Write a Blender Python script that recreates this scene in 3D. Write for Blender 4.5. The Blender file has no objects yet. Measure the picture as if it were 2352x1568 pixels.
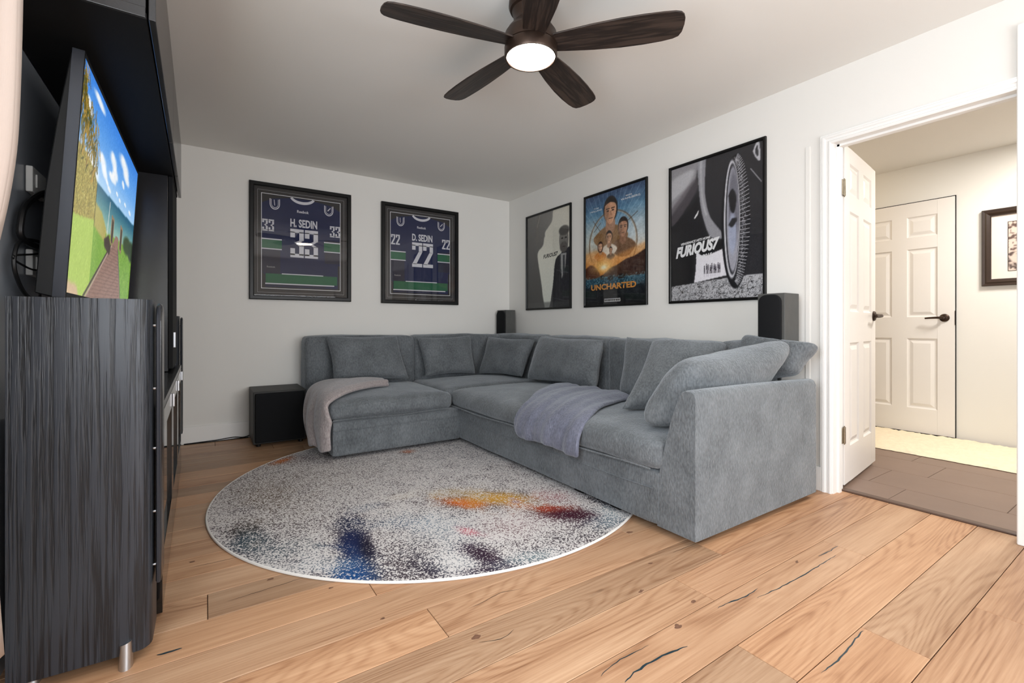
import bpy, bmesh, math, random
import numpy as np
from mathutils import Vector, Matrix, noise
random.seed(7)
R = math.radians
SC = bpy.context.scene
COL = SC.collection

# ------------------------------------------------------------------ camera, world, lights, exposure
cam = bpy.data.cameras.new('camera'); camo = bpy.data.objects.new('camera', cam); COL.objects.link(camo)
camo.location = (-3.0124, -4.6088, 0.9711)
camo.rotation_euler = (R(90), 0, -0.58497)
cam.sensor_width = 36; cam.lens = 1062.17 / 2352 * 36; cam.shift_y = -37.5 / 2352; cam.clip_start = 0.02
SC.camera = camo
SC.view_settings.view_transform = 'Standard'; SC.view_settings.look = 'None'
SC.view_settings.gamma = 1; SC.view_settings.exposure = 0.0; SC.view_settings.use_curve_mapping = False
w = bpy.data.worlds.new('world'); SC.world = w; w.use_nodes = True
w.node_tree.nodes['Background'].inputs[0].default_value = (.75, .86, 1, 1)
w.node_tree.nodes['Background'].inputs[1].default_value = 1.2

def area(name, loc, rot, sx, sy, power, col):
    l = bpy.data.lights.new(name, 'AREA'); l.shape = 'RECTANGLE'; l.size = sx; l.size_y = sy
    l.energy = power; l.color = col
    o = bpy.data.objects.new(name, l); COL.objects.link(o); o.location = loc; o.rotation_euler = rot
    return o
area('rear_window_daylight', (-1.65, -6.70, 1.10), (R(90), 0, 0), 2.3, 1.05, 78, (.93, .96, 1))
area('left_window_daylight', (-3.46, -4.35, 1.45), (R(90), 0, R(-90)), 1.45, 1.25, 56, (.88, .94, 1))
def lamp(name, loc, power, col, rad):
    l = bpy.data.lights.new(name, 'POINT'); l.energy = power; l.color = col; l.shadow_soft_size = rad
    o = bpy.data.objects.new(name, l); COL.objects.link(o); o.location = loc
area('hall_lamp_light', (1.55, -4.3, 2.385), (0, 0, 0), .35, .35, 44, (1, .95, .88))
lamp('hall_lamp_light', (1.5, -2.1, 2.2), 10, (1, .80, .55), .12)

# ------------------------------------------------------------------ helpers
def lin(c):
    c = np.asarray(c, float)
    return np.where(c <= .04045, c / 12.92, ((c + .055) / 1.055) ** 2.4)
def S(r, g, b):
    return tuple(lin((r / 255, g / 255, b / 255))) + (1,)
def nmat(name):
    m = bpy.data.materials.new(name); m.use_nodes = True
    nt = m.node_tree; return m, nt, nt.nodes['Principled BSDF']
def N(nt, typ, **k):
    n = nt.nodes.new(typ)
    for a, b in k.items(): setattr(n, a, b)
    return n
def mat(name, col, rough=.5, spec=.5, metal=0, var=.06, vscale=6, bump=0, bscale=80, sheen=0, emit=None, coat=0, stretch=None, det=3):
    m, nt, p = nmat(name)
    tc = N(nt, 'ShaderNodeTexCoord'); mp = N(nt, 'ShaderNodeMapping'); nt.links.new(tc.outputs['Object'], mp.inputs[0])
    if stretch: mp.inputs['Scale'].default_value = stretch
    nz = N(nt, 'ShaderNodeTexNoise'); nz.inputs['Scale'].default_value = vscale; nz.inputs['Detail'].default_value = det
    nt.links.new(mp.outputs[0], nz.inputs['Vector'])
    mx = N(nt, 'ShaderNodeMix', data_type='RGBA')
    c = np.array(col[:3])
    mx.inputs[6].default_value = tuple(c * (1 - var)) + (1,); mx.inputs[7].default_value = tuple(np.minimum(c * (1 + var), 1)) + (1,)
    nt.links.new(nz.outputs[0], mx.inputs[0]); nt.links.new(mx.outputs[2], p.inputs['Base Color'])
    p.inputs['Roughness'].default_value = rough; p.inputs['Specular IOR Level'].default_value = spec; p.inputs['Metallic'].default_value = metal
    if sheen: p.inputs['Sheen Weight'].default_value = sheen; p.inputs['Sheen Roughness'].default_value = .5
    if coat: p.inputs['Coat Weight'].default_value = coat
    if emit: p.inputs['Emission Color'].default_value = emit[0]; p.inputs['Emission Strength'].default_value = emit[1]
    if bump:
        n2 = N(nt, 'ShaderNodeTexNoise'); n2.inputs['Scale'].default_value = bscale; n2.inputs['Detail'].default_value = 4
        nt.links.new(mp.outputs[0], n2.inputs['Vector'])
        b = N(nt, 'ShaderNodeBump'); b.inputs['Strength'].default_value = bump; b.inputs['Distance'].default_value = .004
        nt.links.new(n2.outputs[0], b.inputs['Height']); nt.links.new(b.outputs[0], p.inputs['Normal'])
    return m

def tag(o, label=None, cat=None, group=None, kind=None):
    for k, v in (('label', label), ('category', cat), ('group', group), ('kind', kind)):
        if v: o[k] = v
    return o
def empty(name, loc, label=None, cat=None, group=None, rz=0, kind=None):
    o = bpy.data.objects.new(name, None); COL.objects.link(o); o.location = loc; o.rotation_euler = (0, 0, rz)
    o.empty_display_size = .1
    return tag(o, label, cat, group, kind)
def chain(o):
    m = Matrix.Identity(4)
    while o: m = o.matrix_basis @ m; o = o.parent
    return m

class MB:
    def __init__(s): s.bm = bmesh.new()
    def box(s, x0, x1, y0, y1, z0, z1, bev=0, seg=2):
        t = bmesh.new()
        bmesh.ops.create_cube(t, size=1, matrix=Matrix.Translation(((x0 + x1) / 2, (y0 + y1) / 2, (z0 + z1) / 2)) @ Matrix.Diagonal((abs(x1 - x0), abs(y1 - y0), abs(z1 - z0), 1)))
        if bev: bmesh.ops.bevel(t, geom=t.edges[:], offset=bev, segments=seg, profile=.5, affect='EDGES')
        return s.add(t)
    def add(s, t, M=None):
        me = bpy.data.meshes.new('t')
        if M is not None: t.transform(M)
        t.to_mesh(me); t.free(); s.bm.from_mesh(me); bpy.data.meshes.remove(me); return s
    def poly(s, pts):
        s.bm.faces.new([s.bm.verts.new(p) for p in pts]); return s
    def prism(s, pts, d, bev=0, seg=2):
        """closed outline pts (3D) extruded by vector d"""
        t = bmesh.new(); vs = [t.verts.new(p) for p in pts]; f = t.faces.new(vs)
        r = bmesh.ops.extrude_face_region(t, geom=[f]); bmesh.ops.translate(t, vec=d, verts=[e for e in r['geom'] if isinstance(e, bmesh.types.BMVert)])
        bmesh.ops.recalc_face_normals(t, faces=t.faces[:])
        if bev: bmesh.ops.bevel(t, geom=t.edges[:], offset=bev, segments=seg, profile=.5, affect='EDGES')
        return s.add(t)
    def lathe(s, prof, c=(0, 0, 0), n=32, M=None, cap=True):
        t = bmesh.new(); rings = []
        for r, z in prof: rings.append([t.verts.new((r * math.cos(2 * math.pi * i / n), r * math.sin(2 * math.pi * i / n), z)) for i in range(n)])
        for a, b in zip(rings, rings[1:]):
            for i in range(n): t.faces.new((a[i], a[(i + 1) % n], b[(i + 1) % n], b[i]))
        if cap: t.faces.new(rings[0][::-1]); t.faces.new(rings[-1])
        bmesh.ops.recalc_face_normals(t, faces=t.faces[:])
        return s.add(t, (Matrix.Translation(c) if M is None else Matrix.Translation(c) @ M))
    def tube(s, pts, r, n=8):
        t = bmesh.new(); pts = [Vector(p) for p in pts]; rings = []
        for i, p in enumerate(pts):
            d = (pts[min(i + 1, len(pts) - 1)] - pts[max(i - 1, 0)]).normalized()
            u = d.orthogonal().normalized() if i == 0 else (u - d * u.dot(d)).normalized()
            v = d.cross(u); rr = r(i / (len(pts) - 1)) if callable(r) else r
            rings.append([t.verts.new(p + (u * math.cos(2 * math.pi * k / n) + v * math.sin(2 * math.pi * k / n)) * rr) for k in range(n)])
        for a, b in zip(rings, rings[1:]):
            for i in range(n): t.faces.new((a[i], a[(i + 1) % n], b[(i + 1) % n], b[i]))
        t.faces.new(rings[0][::-1]); t.faces.new(rings[-1]); bmesh.ops.recalc_face_normals(t, faces=t.faces[:])
        return s.add(t)
    def build(s, name, m, parent=None, smooth=False, world=True, M=None):
        if M is not None: s.bm.transform(M)
        if parent is not None and world: s.bm.transform(chain(parent).inverted())
        me = bpy.data.meshes.new(name); s.bm.to_mesh(me); s.bm.free(); me.materials.append(m)
        if smooth:
            me.polygons.foreach_set('use_smooth', [True] * len(me.polygons)); me.set_sharp_from_angle(angle=R(38))
        o = bpy.data.objects.new(name, me); COL.objects.link(o); o.parent = parent
        return o
def spline(pts, n=8):
    P = [Vector(p) for p in pts]; out = []
    for i in range(len(P) - 1):
        a, b, c, d = P[max(i - 1, 0)], P[i], P[i + 1], P[min(i + 2, len(P) - 1)]
        for k in range(n):
            t = k / n
            out.append(.5 * ((2 * b) + (c - a) * t + (2 * a - 5 * b + 4 * c - d) * t * t + (3 * b - a - 3 * c + d) * t ** 3))
    return out + [P[-1]]
def box(name, m, parent, x0, x1, y0, y1, z0, z1, bev=0, world=True, seg=2):
    return MB().box(x0, x1, y0, y1, z0, z1, bev, seg).build(name, m, parent, world=world)

# ------------------------------------------------------------------ materials
WALL = mat('white_wall_paint', S(232, 230, 225), .75, .3, var=.012, vscale=2.5, bump=.05, bscale=160)
CEIL = mat('ceiling_paint', S(234, 232, 227), .85, .2, var=.015, vscale=1.5, bump=.05, bscale=90)
TRIM = mat('white_gloss_trim', S(238, 237, 234), .35, .5, var=.01)
DOORW = mat('white_door_paint', S(236, 232, 228), .38, .5, var=.01)
BLACKP = mat('black_picture_frame', S(12, 12, 12), .35, .3, var=.1, vscale=30)
BROWNF = mat('dark_brown_frame', S(50, 36, 28), .35, .5, var=.2, vscale=40)
UNIT = mat('black_cabinet_laminate', S(38, 38, 40), .22, .5, var=.12, vscale=20, bump=.06, bscale=220)
UNITD = mat('black_matt_board', S(18, 18, 19), .7, .2, var=.15, vscale=20)
BACKP = mat('dark_satin_back_panel', S(140, 145, 152), .28, .5, var=.08, vscale=4)
METAL = mat('brushed_silver', S(190, 192, 196), .3, .5, metal=1, var=.05, vscale=60)
NICK = mat('brushed_nickel_hinge', S(150, 140, 122), .32, .5, metal=1, var=.35, vscale=90)
BRONZE = mat('dark_bronze', S(62, 48, 40), .38, .5, metal=.7, var=.15, vscale=40)
FABRIC_D = mat('speaker_cloth', S(24, 25, 27), .9, .2, var=.2, vscale=300, bump=.3, bscale=700)
SPKBOX = mat('speaker_box_vinyl', S(82, 82, 80), .5, .4, var=.15, vscale=30, bump=.05, bscale=300)
SUBM = mat('subwoofer_vinyl', S(50, 50, 48), .55, .35, var=.1, vscale=30)
RUBBER = mat('black_rubber', S(14, 14, 15), .5, .4)
WPLAST = mat('white_plastic', S(225, 225, 222), .4, .5, var=.02)
TVB = mat('tv_black_plastic', S(16, 17, 18), .5, .3, var=.1)
TVM = mat('tv_silver_edge', S(52, 55, 62), .25, .5, metal=.3, var=.1)
def pane_mat():
    m, nt, p = nmat('picture_glass'); nt.nodes.remove(p)
    o = nt.nodes['Material Output']; g = N(nt, 'ShaderNodeBsdfGlossy'); g.inputs['Roughness'].default_value = .02
    t = N(nt, 'ShaderNodeBsdfTransparent'); f = N(nt, 'ShaderNodeFresnel'); ge = N(nt, 'ShaderNodeNewGeometry'); mr = N(nt, 'ShaderNodeMapRange'); mr.inputs[3].default_value = 1.5; mr.inputs[4].default_value = 1 / 1.5
    nt.links.new(ge.outputs['Backfacing'], mr.inputs[0]); nt.links.new(mr.outputs[0], f.inputs[0])
    x = N(nt, 'ShaderNodeMixShader'); nt.links.new(f.outputs[0], x.inputs[0]); nt.links.new(t.outputs[0], x.inputs[1]); nt.links.new(g.outputs[0], x.inputs[2])
    nt.links.new(x.outputs[0], o.inputs[0]); return m
PANE = pane_mat()
def fabric(name, c1, c2, rib=0.5, sheen=.5):
    m, nt, p = nmat(name)
    tc = N(nt, 'ShaderNodeTexCoord')
    a = N(nt, 'ShaderNodeTexNoise'); a.inputs['Scale'].default_value = 5; a.inputs['Detail'].default_value = 5; a.inputs['Roughness'].default_value = .62
    b = N(nt, 'ShaderNodeTexNoise'); b.inputs['Scale'].default_value = 120; b.inputs['Detail'].default_value = 3
    mp = N(nt, 'ShaderNodeMapping'); mp.inputs['Scale'].default_value = (1, 1, .45)
    for n in (a,): nt.links.new(tc.outputs['Object'], n.inputs['Vector'])
    nt.links.new(tc.outputs['Object'], mp.inputs[0]); nt.links.new(mp.outputs[0], b.inputs['Vector'])
    r1 = N(nt, 'ShaderNodeMapRange'); r1.inputs[1].default_value = .3; r1.inputs[2].default_value = .7; nt.links.new(a.outputs[0], r1.inputs[0])
    r2 = N(nt, 'ShaderNodeMapRange'); r2.inputs[1].default_value = .3; r2.inputs[2].default_value = .7; nt.links.new(b.outputs[0], r2.inputs[0])
    ad = N(nt, 'ShaderNodeMath', operation='MULTIPLY_ADD'); nt.links.new(r2.outputs[0], ad.inputs[0]); ad.inputs[1].default_value = rib
    sc = N(nt, 'ShaderNodeMath', operation='MULTIPLY'); nt.links.new(r1.outputs[0], sc.inputs[0]); sc.inputs[1].default_value = 1 - rib
    nt.links.new(sc.outputs[0], ad.inputs[2])
    mx = N(nt, 'ShaderNodeMix', data_type='RGBA'); mx.inputs[6].default_value = c1; mx.inputs[7].default_value = c2
    nt.links.new(ad.outputs[0], mx.inputs[0]); nt.links.new(mx.outputs[2], p.inputs['Base Color'])
    p.inputs['Roughness'].default_value = .95; p.inputs['Specular IOR Level'].default_value = .15
    p.inputs['Sheen Weight'].default_value = sheen; p.inputs['Sheen Roughness'].default_value = .4; p.inputs['Sheen Tint'].default_value = (.8, .85, .9, 1)
    h = N(nt, 'ShaderNodeMath', operation='MULTIPLY_ADD'); nt.links.new(a.outputs[0], h.inputs[0]); h.inputs[1].default_value = 2.2; nt.links.new(b.outputs[0], h.inputs[2])
    bp = N(nt, 'ShaderNodeBump'); bp.inputs['Strength'].default_value = .8; bp.inputs['Distance'].default_value = .006
    nt.links.new(h.outputs[0], bp.inputs['Height']); nt.links.new(bp.outputs[0], p.inputs['Normal'])
    return m
SOFA = fabric('grey_chenille', S(76, 80, 83), S(126, 131, 135))
THROW1 = fabric('taupe_fleece', S(138, 128, 128), S(186, 176, 174), .7)
THROW2 = fabric('blue_grey_fleece', S(84, 87, 102), S(132, 135, 152), .55)
CURT = mat('pale_curtain_cloth', S(228, 214, 206), .85, .2, var=.03, vscale=8, stretch=(6, 6, .5), bump=.1, bscale=120)
CREAM = mat('cream_shag', S(250, 232, 205), .95, .1, var=.12, vscale=35, bump=.8, bscale=120)

def vc_mat(name, rough=.5, emit=0, attr='Col', spec=.3):
    m, nt, p = nmat(name); a = N(nt, 'ShaderNodeAttribute'); a.attribute_name = attr
    if emit:
        p.inputs['Base Color'].default_value = (.01, .01, .01, 1)
        nt.links.new(a.outputs['Color'], p.inputs['Emission Color']); p.inputs['Emission Strength'].default_value = emit
    else: nt.links.new(a.outputs['Color'], p.inputs['Base Color'])
    p.inputs['Roughness'].default_value = rough; p.inputs['Specular IOR Level'].default_value = spec
    return m
PRINT = vc_mat('printed_paper', .45)
SCREEN = vc_mat('lit_screen', .15, emit=.95)

def wood_floor():
    m, nt, p = nmat('oak_plank'); L = nt.links.new
    tc = N(nt, 'ShaderNodeTexCoord'); oi = N(nt, 'ShaderNodeObjectInfo')
    of = N(nt, 'ShaderNodeVectorMath', operation='MULTIPLY'); of.inputs[1].default_value = (37, 23, 11)
    cb = N(nt, 'ShaderNodeCombineXYZ'); [L(oi.outputs['Random'], cb.inputs[i]) for i in range(3)]
    L(cb.outputs[0], of.inputs[0])
    ad = N(nt, 'ShaderNodeVectorMath', operation='ADD'); L(tc.outputs['Object'], ad.inputs[0]); L(of.outputs[0], ad.inputs[1])
    def noi(sc, det, rough=.5, dist=0):
        mp = N(nt, 'ShaderNodeMapping'); mp.inputs['Scale'].default_value = sc; L(ad.outputs[0], mp.inputs[0])
        n = N(nt, 'ShaderNodeTexNoise'); n.inputs['Scale'].default_value = 1; n.inputs['Detail'].default_value = det; n.inputs['Roughness'].default_value = rough
        n.inputs['Distortion'].default_value = dist; L(mp.outputs[0], n.inputs['Vector']); return n
    def rng(src, a, b, c=0, d=1):
        r = N(nt, 'ShaderNodeMapRange'); r.inputs[1].default_value = a; r.inputs[2].default_value = b; r.inputs[3].default_value = c; r.inputs[4].default_value = d
        L(src, r.inputs[0]); return r.outputs[0]
    def mth(op, a, b):
        q = N(nt, 'ShaderNodeMath', operation=op)
        for i, v in enumerate((a, b)):
            if isinstance(v, (int, float)): q.inputs[i].default_value = v
            else: L(v, q.inputs[i])
        return q.outputs[0]
    base = noi((.55, 4.6, 1), 1.2)                  # slow field whose contours make cathedral figure
    rings = mth('SINE', mth('MULTIPLY', base.outputs[0], 210), 0)
    rings = rng(rings, -1, 1)
    rings = mth('POWER', rings, 2.0)
    fine = noi((3.5, 150, 1), 4, .6)
    broad = noi((.7, 11, 1), 4, .55, .3)
    knots = noi((4.5, 9, 1), 2, .5)
    kn = rng(knots.outputs[0], .73, .82)
    mask = rng(noi((.8, 2.5, 1), 1).outputs[0], .42, .58)
    g = mth('MULTIPLY', rings, mth('MULTIPLY', mask, .20))
    g = mth('ADD', g, mth('MULTIPLY', rng(fine.outputs[0], .35, .7), .30))
    g = mth('ADD', g, mth('MULTIPLY', rng(broad.outputs[0], .36, .74), .46))
    cr = N(nt, 'ShaderNodeValToRGB'); e = cr.color_ramp.elements
    e[0].position = 0; e[0].color = S(208, 170, 138); e[1].position = 1; e[1].color = S(104, 74, 56)
    q = e.new(.40); q.color = S(186, 146, 114)
    q = e.new(.72); q.color = S(152, 110, 80)
    L(g, cr.inputs[0])
    # per-plank tint
    t = N(nt, 'ShaderNodeValToRGB'); e = t.color_ramp.elements
    e[0].color = (.72, .74, .74, 1); e[1].color = (1.0, .93, .86, 1)
    q = e.new(.3); q.color = (.97, .98, .97, 1); q = e.new(.6); q.color = (.92, .88, .84, 1); q = e.new(.8); q.color = (1.05, 1.0, .93, 1)
    L(oi.outputs['Random'], t.inputs[0])
    m1 = N(nt, 'ShaderNodeMix', data_type='RGBA', blend_type='MULTIPLY'); m1.inputs[0].default_value = 1; L(cr.outputs[0], m1.inputs[6]); L(t.outputs[0], m1.inputs[7])
    m2 = N(nt, 'ShaderNodeMix', data_type='RGBA'); L(mth('MULTIPLY', kn, .8), m2.inputs[0]); L(m1.outputs[2], m2.inputs[6]); m2.inputs[7].default_value = S(78, 58, 46)
    L(m2.outputs[2], p.inputs['Base Color'])
    p.inputs['Roughness'].default_value = .42; p.inputs['Specular IOR Level'].default_value = .4
    bp = N(nt, 'ShaderNodeBump'); bp.inputs['Strength'].default_value = .25; bp.inputs['Distance'].default_value = .002; L(g, bp.inputs['Height']); bp.invert = True
    L(bp.outputs[0], p.inputs['Normal']); return m
OAK = wood_floor()
def grain(name, c1, c2, sc, rough, bump=.5, spec=.5, ring=30):
    m, nt, p = nmat(name); L = nt.links.new
    tc = N(nt, 'ShaderNodeTexCoord'); mp = N(nt, 'ShaderNodeMapping'); mp.inputs['Scale'].default_value = sc; L(tc.outputs['Object'], mp.inputs[0])
    n = N(nt, 'ShaderNodeTexNoise'); n.inputs['Scale'].default_value = 1; n.inputs['Detail'].default_value = 4; n.inputs['Roughness'].default_value = .55; L(mp.outputs[0], n.inputs[0])
    k = N(nt, 'ShaderNodeMath', operation='MULTIPLY'); k.inputs[1].default_value = ring; L(n.outputs[0], k.inputs[0])
    s = N(nt, 'ShaderNodeMath', operation='SINE'); L(k.outputs[0], s.inputs[0])
    r = N(nt, 'ShaderNodeMapRange'); r.inputs[1].default_value = -1; L(s.outputs[0], r.inputs[0])
    pw = N(nt, 'ShaderNodeMath', operation='POWER'); pw.inputs[1].default_value = 2.5; L(r.outputs[0], pw.inputs[0])
    mx = N(nt, 'ShaderNodeMix', data_type='RGBA'); mx.inputs[6].default_value = c1; mx.inputs[7].default_value = c2; L(pw.outputs[0], mx.inputs[0])
    L(mx.outputs[2], p.inputs['Base Color']); p.inputs['Roughness'].default_value = rough; p.inputs['Specular IOR Level'].default_value = spec
    b = N(nt, 'ShaderNodeBump'); b.inputs['Strength'].default_value = bump; b.inputs['Distance'].default_value = .0015; L(pw.outputs[0], b.inputs['Height']); b.invert = True
    L(b.outputs[0], p.inputs['Normal']); return m
SPKWOOD = grain('black_ash_vinyl', S(47, 52, 60), S(22, 25, 30), (120, 120, 2.6), .36, .6, ring=13)
BLADE = grain('dark_walnut_blade', S(62, 50, 43), S(34, 26, 22), (2.2, 26, 26), .45, .35, ring=16)
def tile_mat():
    m = mat('brown_slate_tile', S(132, 110, 98), .42, .4, var=.14, vscale=3, bump=.15, bscale=14, det=6); return m
TILE = tile_mat()
GROUT = mat('pale_grout', S(120, 104, 94), .8, .2)
SUBFL = mat('dark_joint_board', S(58, 38, 26), .8, .2)

# ------------------------------------------------------------------ structure
X0, XR, YN, H = -3.50, 0.0, -6.80, 2.44      # left wall, right wall, rear wall, ceiling height
fl = tag(box('floor', SUBFL, None, -3.6, .10, -6.9, .10, -.05, -.004), kind='structure')
# oak planks, running along x, 172.5 mm wide, real joints where the photo shows them
known = {0: [-.697], -1: [-1.666], -2: [-1.253], -3: [-.80], 1: [-1.515], 2: [-1.19], 3: [-2.38], 4: [-1.374], 5: [-.6], 6: [-3.007, -1.1], 7: [-2.2], 8: [-1.6], 9: [-2.75], 10: [-2.45], 11: [-1.8], 13: [-2.62], 16: [-2.55], 17: [-2.2]}
W = .1725
for k in range(-18, 23):
    ya = -3.815 + W * k; yb = ya + W
    if yb > -.002: yb = -.002
    if yb - ya < .03: continue
    js = list(known.get(k, [])) or [-3.5 + random.uniform(.5, 1.6)]
    while js[-1] + 1.9 < -.3: js.append(js[-1] + 1.9)
    js = sorted(set([a for j in js for a in (j, j - 1.9) if -3.3 < a < -.15 or a in js]))
    js = [j for i, j in enumerate(js) if i == 0 or j - js[i - 1] > .3]
    xs = [-3.498] + js + [(-.001 if ya > -3.40 or yb < -4.15 else .098)]
    for a, b in zip(xs, xs[1:]):
        if b - a < .06: continue
        g = .0012
        m = MB().box(-(b - a) / 2 + g, (b - a) / 2 - g, -(yb - ya) / 2 + g, (yb - ya) / 2 - g, -.012, 0, .0011, 1)
        o = m.build('plank', OAK, fl, world=False); o.location = ((a + b) / 2, (ya + yb) / 2, 0)
CRK = mat('teal_filler', S(30, 52, 60), .3, .5, var=.3, vscale=60)
CRK2 = mat('black_filler', S(42, 34, 30), .5, .4, var=.3, vscale=60)
def crack(pts, wd, m):
    P = spline([(x, y, 0) for x, y in pts], 7); b = MB(); n = len(P) - 1; L_, R_ = [], []
    for i, p in enumerate(P):
        d = (P[min(i + 1, n)] - P[max(i - 1, 0)]).normalized(); s = Vector((-d.y, d.x, 0))
        ww = wd * (math.sin(math.pi * min(max(i / n, .02), .98)) ** .6) * (.7 + .6 * noise.noise(p * 25))
        p = p + s * noise.noise(p * 40) * .004
        L_.append(b.bm.verts.new(p + s * ww / 2 + Vector((0, 0, .0004)))); R_.append(b.bm.verts.new(p - s * ww / 2 + Vector((0, 0, .0004))))
    for i in range(n): b.bm.faces.new((R_[i], R_[i + 1], L_[i + 1], L_[i]))
    b.build('filled_crack', m, fl)
crack([(-1.548, -3.677), (-1.494, -3.677), (-1.404, -3.690), (-1.315, -3.685)], .006, CRK)
crack([(-1.376, -3.718), (-1.245, -3.729), (-1.061, -3.736), (-.893, -3.736), (-.792, -3.738)], .006, CRK)
crack([(-.864, -3.699), (-.78, -3.705), (-.691, -3.704)], .006, CRK)
crack([(-2.062, -3.729), (-1.988, -3.718), (-1.879, -3.722), (-1.797, -3.736)], .009, CRK)
crack([(-2.101, -3.678), (-2.026, -3.663), (-1.892, -3.668)], .004, CRK)
crack([(-1.581, -4.009), (-1.467, -4.012), (-1.318, -4.002), (-1.27, -3.999)], .006, CRK)
crack([(-2.264, -3.206), (-2.2, -3.2), (-2.121, -3.189), (-2.03, -3.21)], .003, CRK2)
crack([(-3.133, -2.898), (-3.107, -2.9), (-3.072, -2.901)], .012, CRK)
crack([(-2.315, -3.372), (-2.251, -3.396), (-2.192, -3.381)], .003, CRK2)
crack([(-2.95, -2.70), (-2.8, -2.69), (-2.66, -2.68)], .003, CRK2)
crack([(-1.05, -3.35), (-1.2, -3.345), (-1.35, -3.34)], .003, CRK2)
crack([(-3.08, -1.93), (-3.0, -1.94), (-2.9, -1.935)], .004, CRK2)
crack([(-3.08, -2.35), (-2.95, -2.36), (-2.8, -2.35)], .003, CRK2)
KN = mat('dark_knot', S(116, 84, 66), .6, .3, var=.55, vscale=90)
for x, y, r in [(-1.742, -3.661, .019), (-1.687, -3.46, .013), (-2.311, -3.346, .016), (-1.498, -3.348, .010), (-.99, -3.672, .012), (-3.061, -2.3, .012), (-2.808, -2.624, .012), (-2.523, -3.096, .009), (-1.357, -3.104, .016), (-1.585, -3.607, .012), (-2.627, -2.814, .009)]:
    b = MB(); vs = []
    for i in range(14):
        a = i / 14 * 2 * math.pi; q = .6 * r * (1 + .9 * noise.noise(Vector((x * 9 + math.cos(a), y * 9 + math.sin(a), 0))))
        vs.append((x + 1.5 * q * math.cos(a), y + .85 * q * math.sin(a), .0003))
    b.poly(vs).build('knot', KN, fl)

tag(box('wall_back', WALL, None, -3.6, .0, 0, .12, 0, H), kind='structure')
DY0, DY1, DZ = -4.145, -3.400, 2.03         # doorway in the right wall
b = MB(); b.box(0, .12, DY1, .12, 0, H).box(0, .12, YN, DY0, 0, H).box(0, .12, DY0, DY1, DZ, H)
tag(b.build('wall_right', WALL), kind='structure')
b = MB(); b.box(X0 - .12, X0, -3.60, .12, 0, H).box(X0 - .12, X0, YN, -5.10, 0, H).box(X0 - .12, X0, -5.10, -3.60, 0, .80).box(X0 - .12, X0, -5.10, -3.60, 2.12, H)
tag(b.build('wall_left', WALL), kind='structure')
b = MB(); b.box(-3.6, -2.85, YN - .12, YN, 0, H).box(-.45, .12, YN - .12, YN, 0, H).box(-2.85, -.45, YN - .12, YN, 0, .55).box(-2.85, -.45, YN - .12, YN, 1.68, H)
tag(b.build('wall_rear', WALL), kind='structure')
tag(box('ceiling', CEIL, None, -3.62, .12, -6.92, .12, H, H + .1), kind='structure')
def window(name, x0, x1, y0, y1, z0, z1, alongx):
    t = tag(empty(name, ((x0 + x1) / 2, (y0 + y1) / 2, z0)), kind='structure'); f = MB(); s = .05
    if alongx:
        f.box(x0, x1, y0, y1, z0, z0 + s).box(x0, x1, y0, y1, z1 - s, z1).box(x0, x0 + s, y0, y1, z0, z1).box(x1 - s, x1, y0, y1, z0, z1).box((x0 + x1) / 2 - .03, (x0 + x1) / 2 + .03, y0, y1, z0, z1)
        pn = MB().box(x0, x1, (y0 + y1) / 2 - .003, (y0 + y1) / 2 + .003, z0, z1)
    else:
        f.box(x0, x1, y0, y1, z0, z0 + s).box(x0, x1, y0, y1, z1 - s, z1).box(x0, x1, y0, y0 + s, z0, z1).box(x0, x1, y1 - s, y1, z0, z1)
        pn = MB().box((x0 + x1) / 2 - .003, (x0 + x1) / 2 + .003, y0, y1, z0, z1)
    f.build('window_frame', TRIM, t); pn.build('pane', PANE, t)
window('window_1', -2.85, -.45, YN - .10, YN - .03, .55, 1.68, True)
window('window_2', X0 - .10, X0 - .03, -5.10, -3.60, .80, 2.12, False)
tag(box('baseboard_back', TRIM, None, -3.49, 0, -.012, 0, 0, .14, .003), kind='structure')
b = MB().box(-.012, 0, -3.35, 0, 0, .14, .003); tag(b.build('baseboard_right', TRIM), kind='structure')

# doorway casing: a stepped profile swept round the far jamb and the head
def casing_profile():   # (across from opening edge outwards, depth into room)
    return [(0, 0), (0, .012), (.006, .016), (.014, .016), (.018, .011), (.030, .012), (.034, .017), (.046, .018), (.050, .012), (.056, .014), (.058, 0)]
b = MB(); pr = casing_profile()
rows = []
for (y, z, dy, dz) in [(DY1 - .006, 0, 1, 0), (DY1 - .006, DZ - .014, 1, 1), (DY0 + .006, DZ - .014, 0, 1)]:
    rows.append([b.bm.verts.new((-d, y + dy * a, z + dz * a)) for a, d in pr])
for r0, r1 in zip(rows, rows[1:]):
    for i in range(len(pr) - 1): b.bm.faces.new((r0[i], r0[i + 1], r1[i + 1], r1[i]))
bmesh.ops.recalc_face_normals(b.bm, faces=b.bm.faces[:])
tag(b.build('trim_1', TRIM), kind='structure')
tag(box('trim_2', TRIM, None, -.020, 0, -4.21, -4.136, 0, 2.30, .004), kind='structure')
b = MB(); b.box(-.001, .121, DY1 - .012, DY1, 0, DZ).box(-.001, .121, DY0, DY0 + .012, 0, DZ).box(-.001, .121, DY0, DY1, DZ - .012, DZ)
b.box(.045, .075, DY1 - .024, DY1 - .011, 0, DZ - .012).box(.045, .075, DY0, DY1, DZ - .024, DZ - .011)
tag(b.build('trim_3', TRIM), kind='structure')
tag(box('trim_4', mat('dark_threshold', S(92, 70, 58), .4, .5), None, .098, .142, DY0 + .012, DY1 - .012, -.002, .010, .004), kind='structure')

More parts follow.
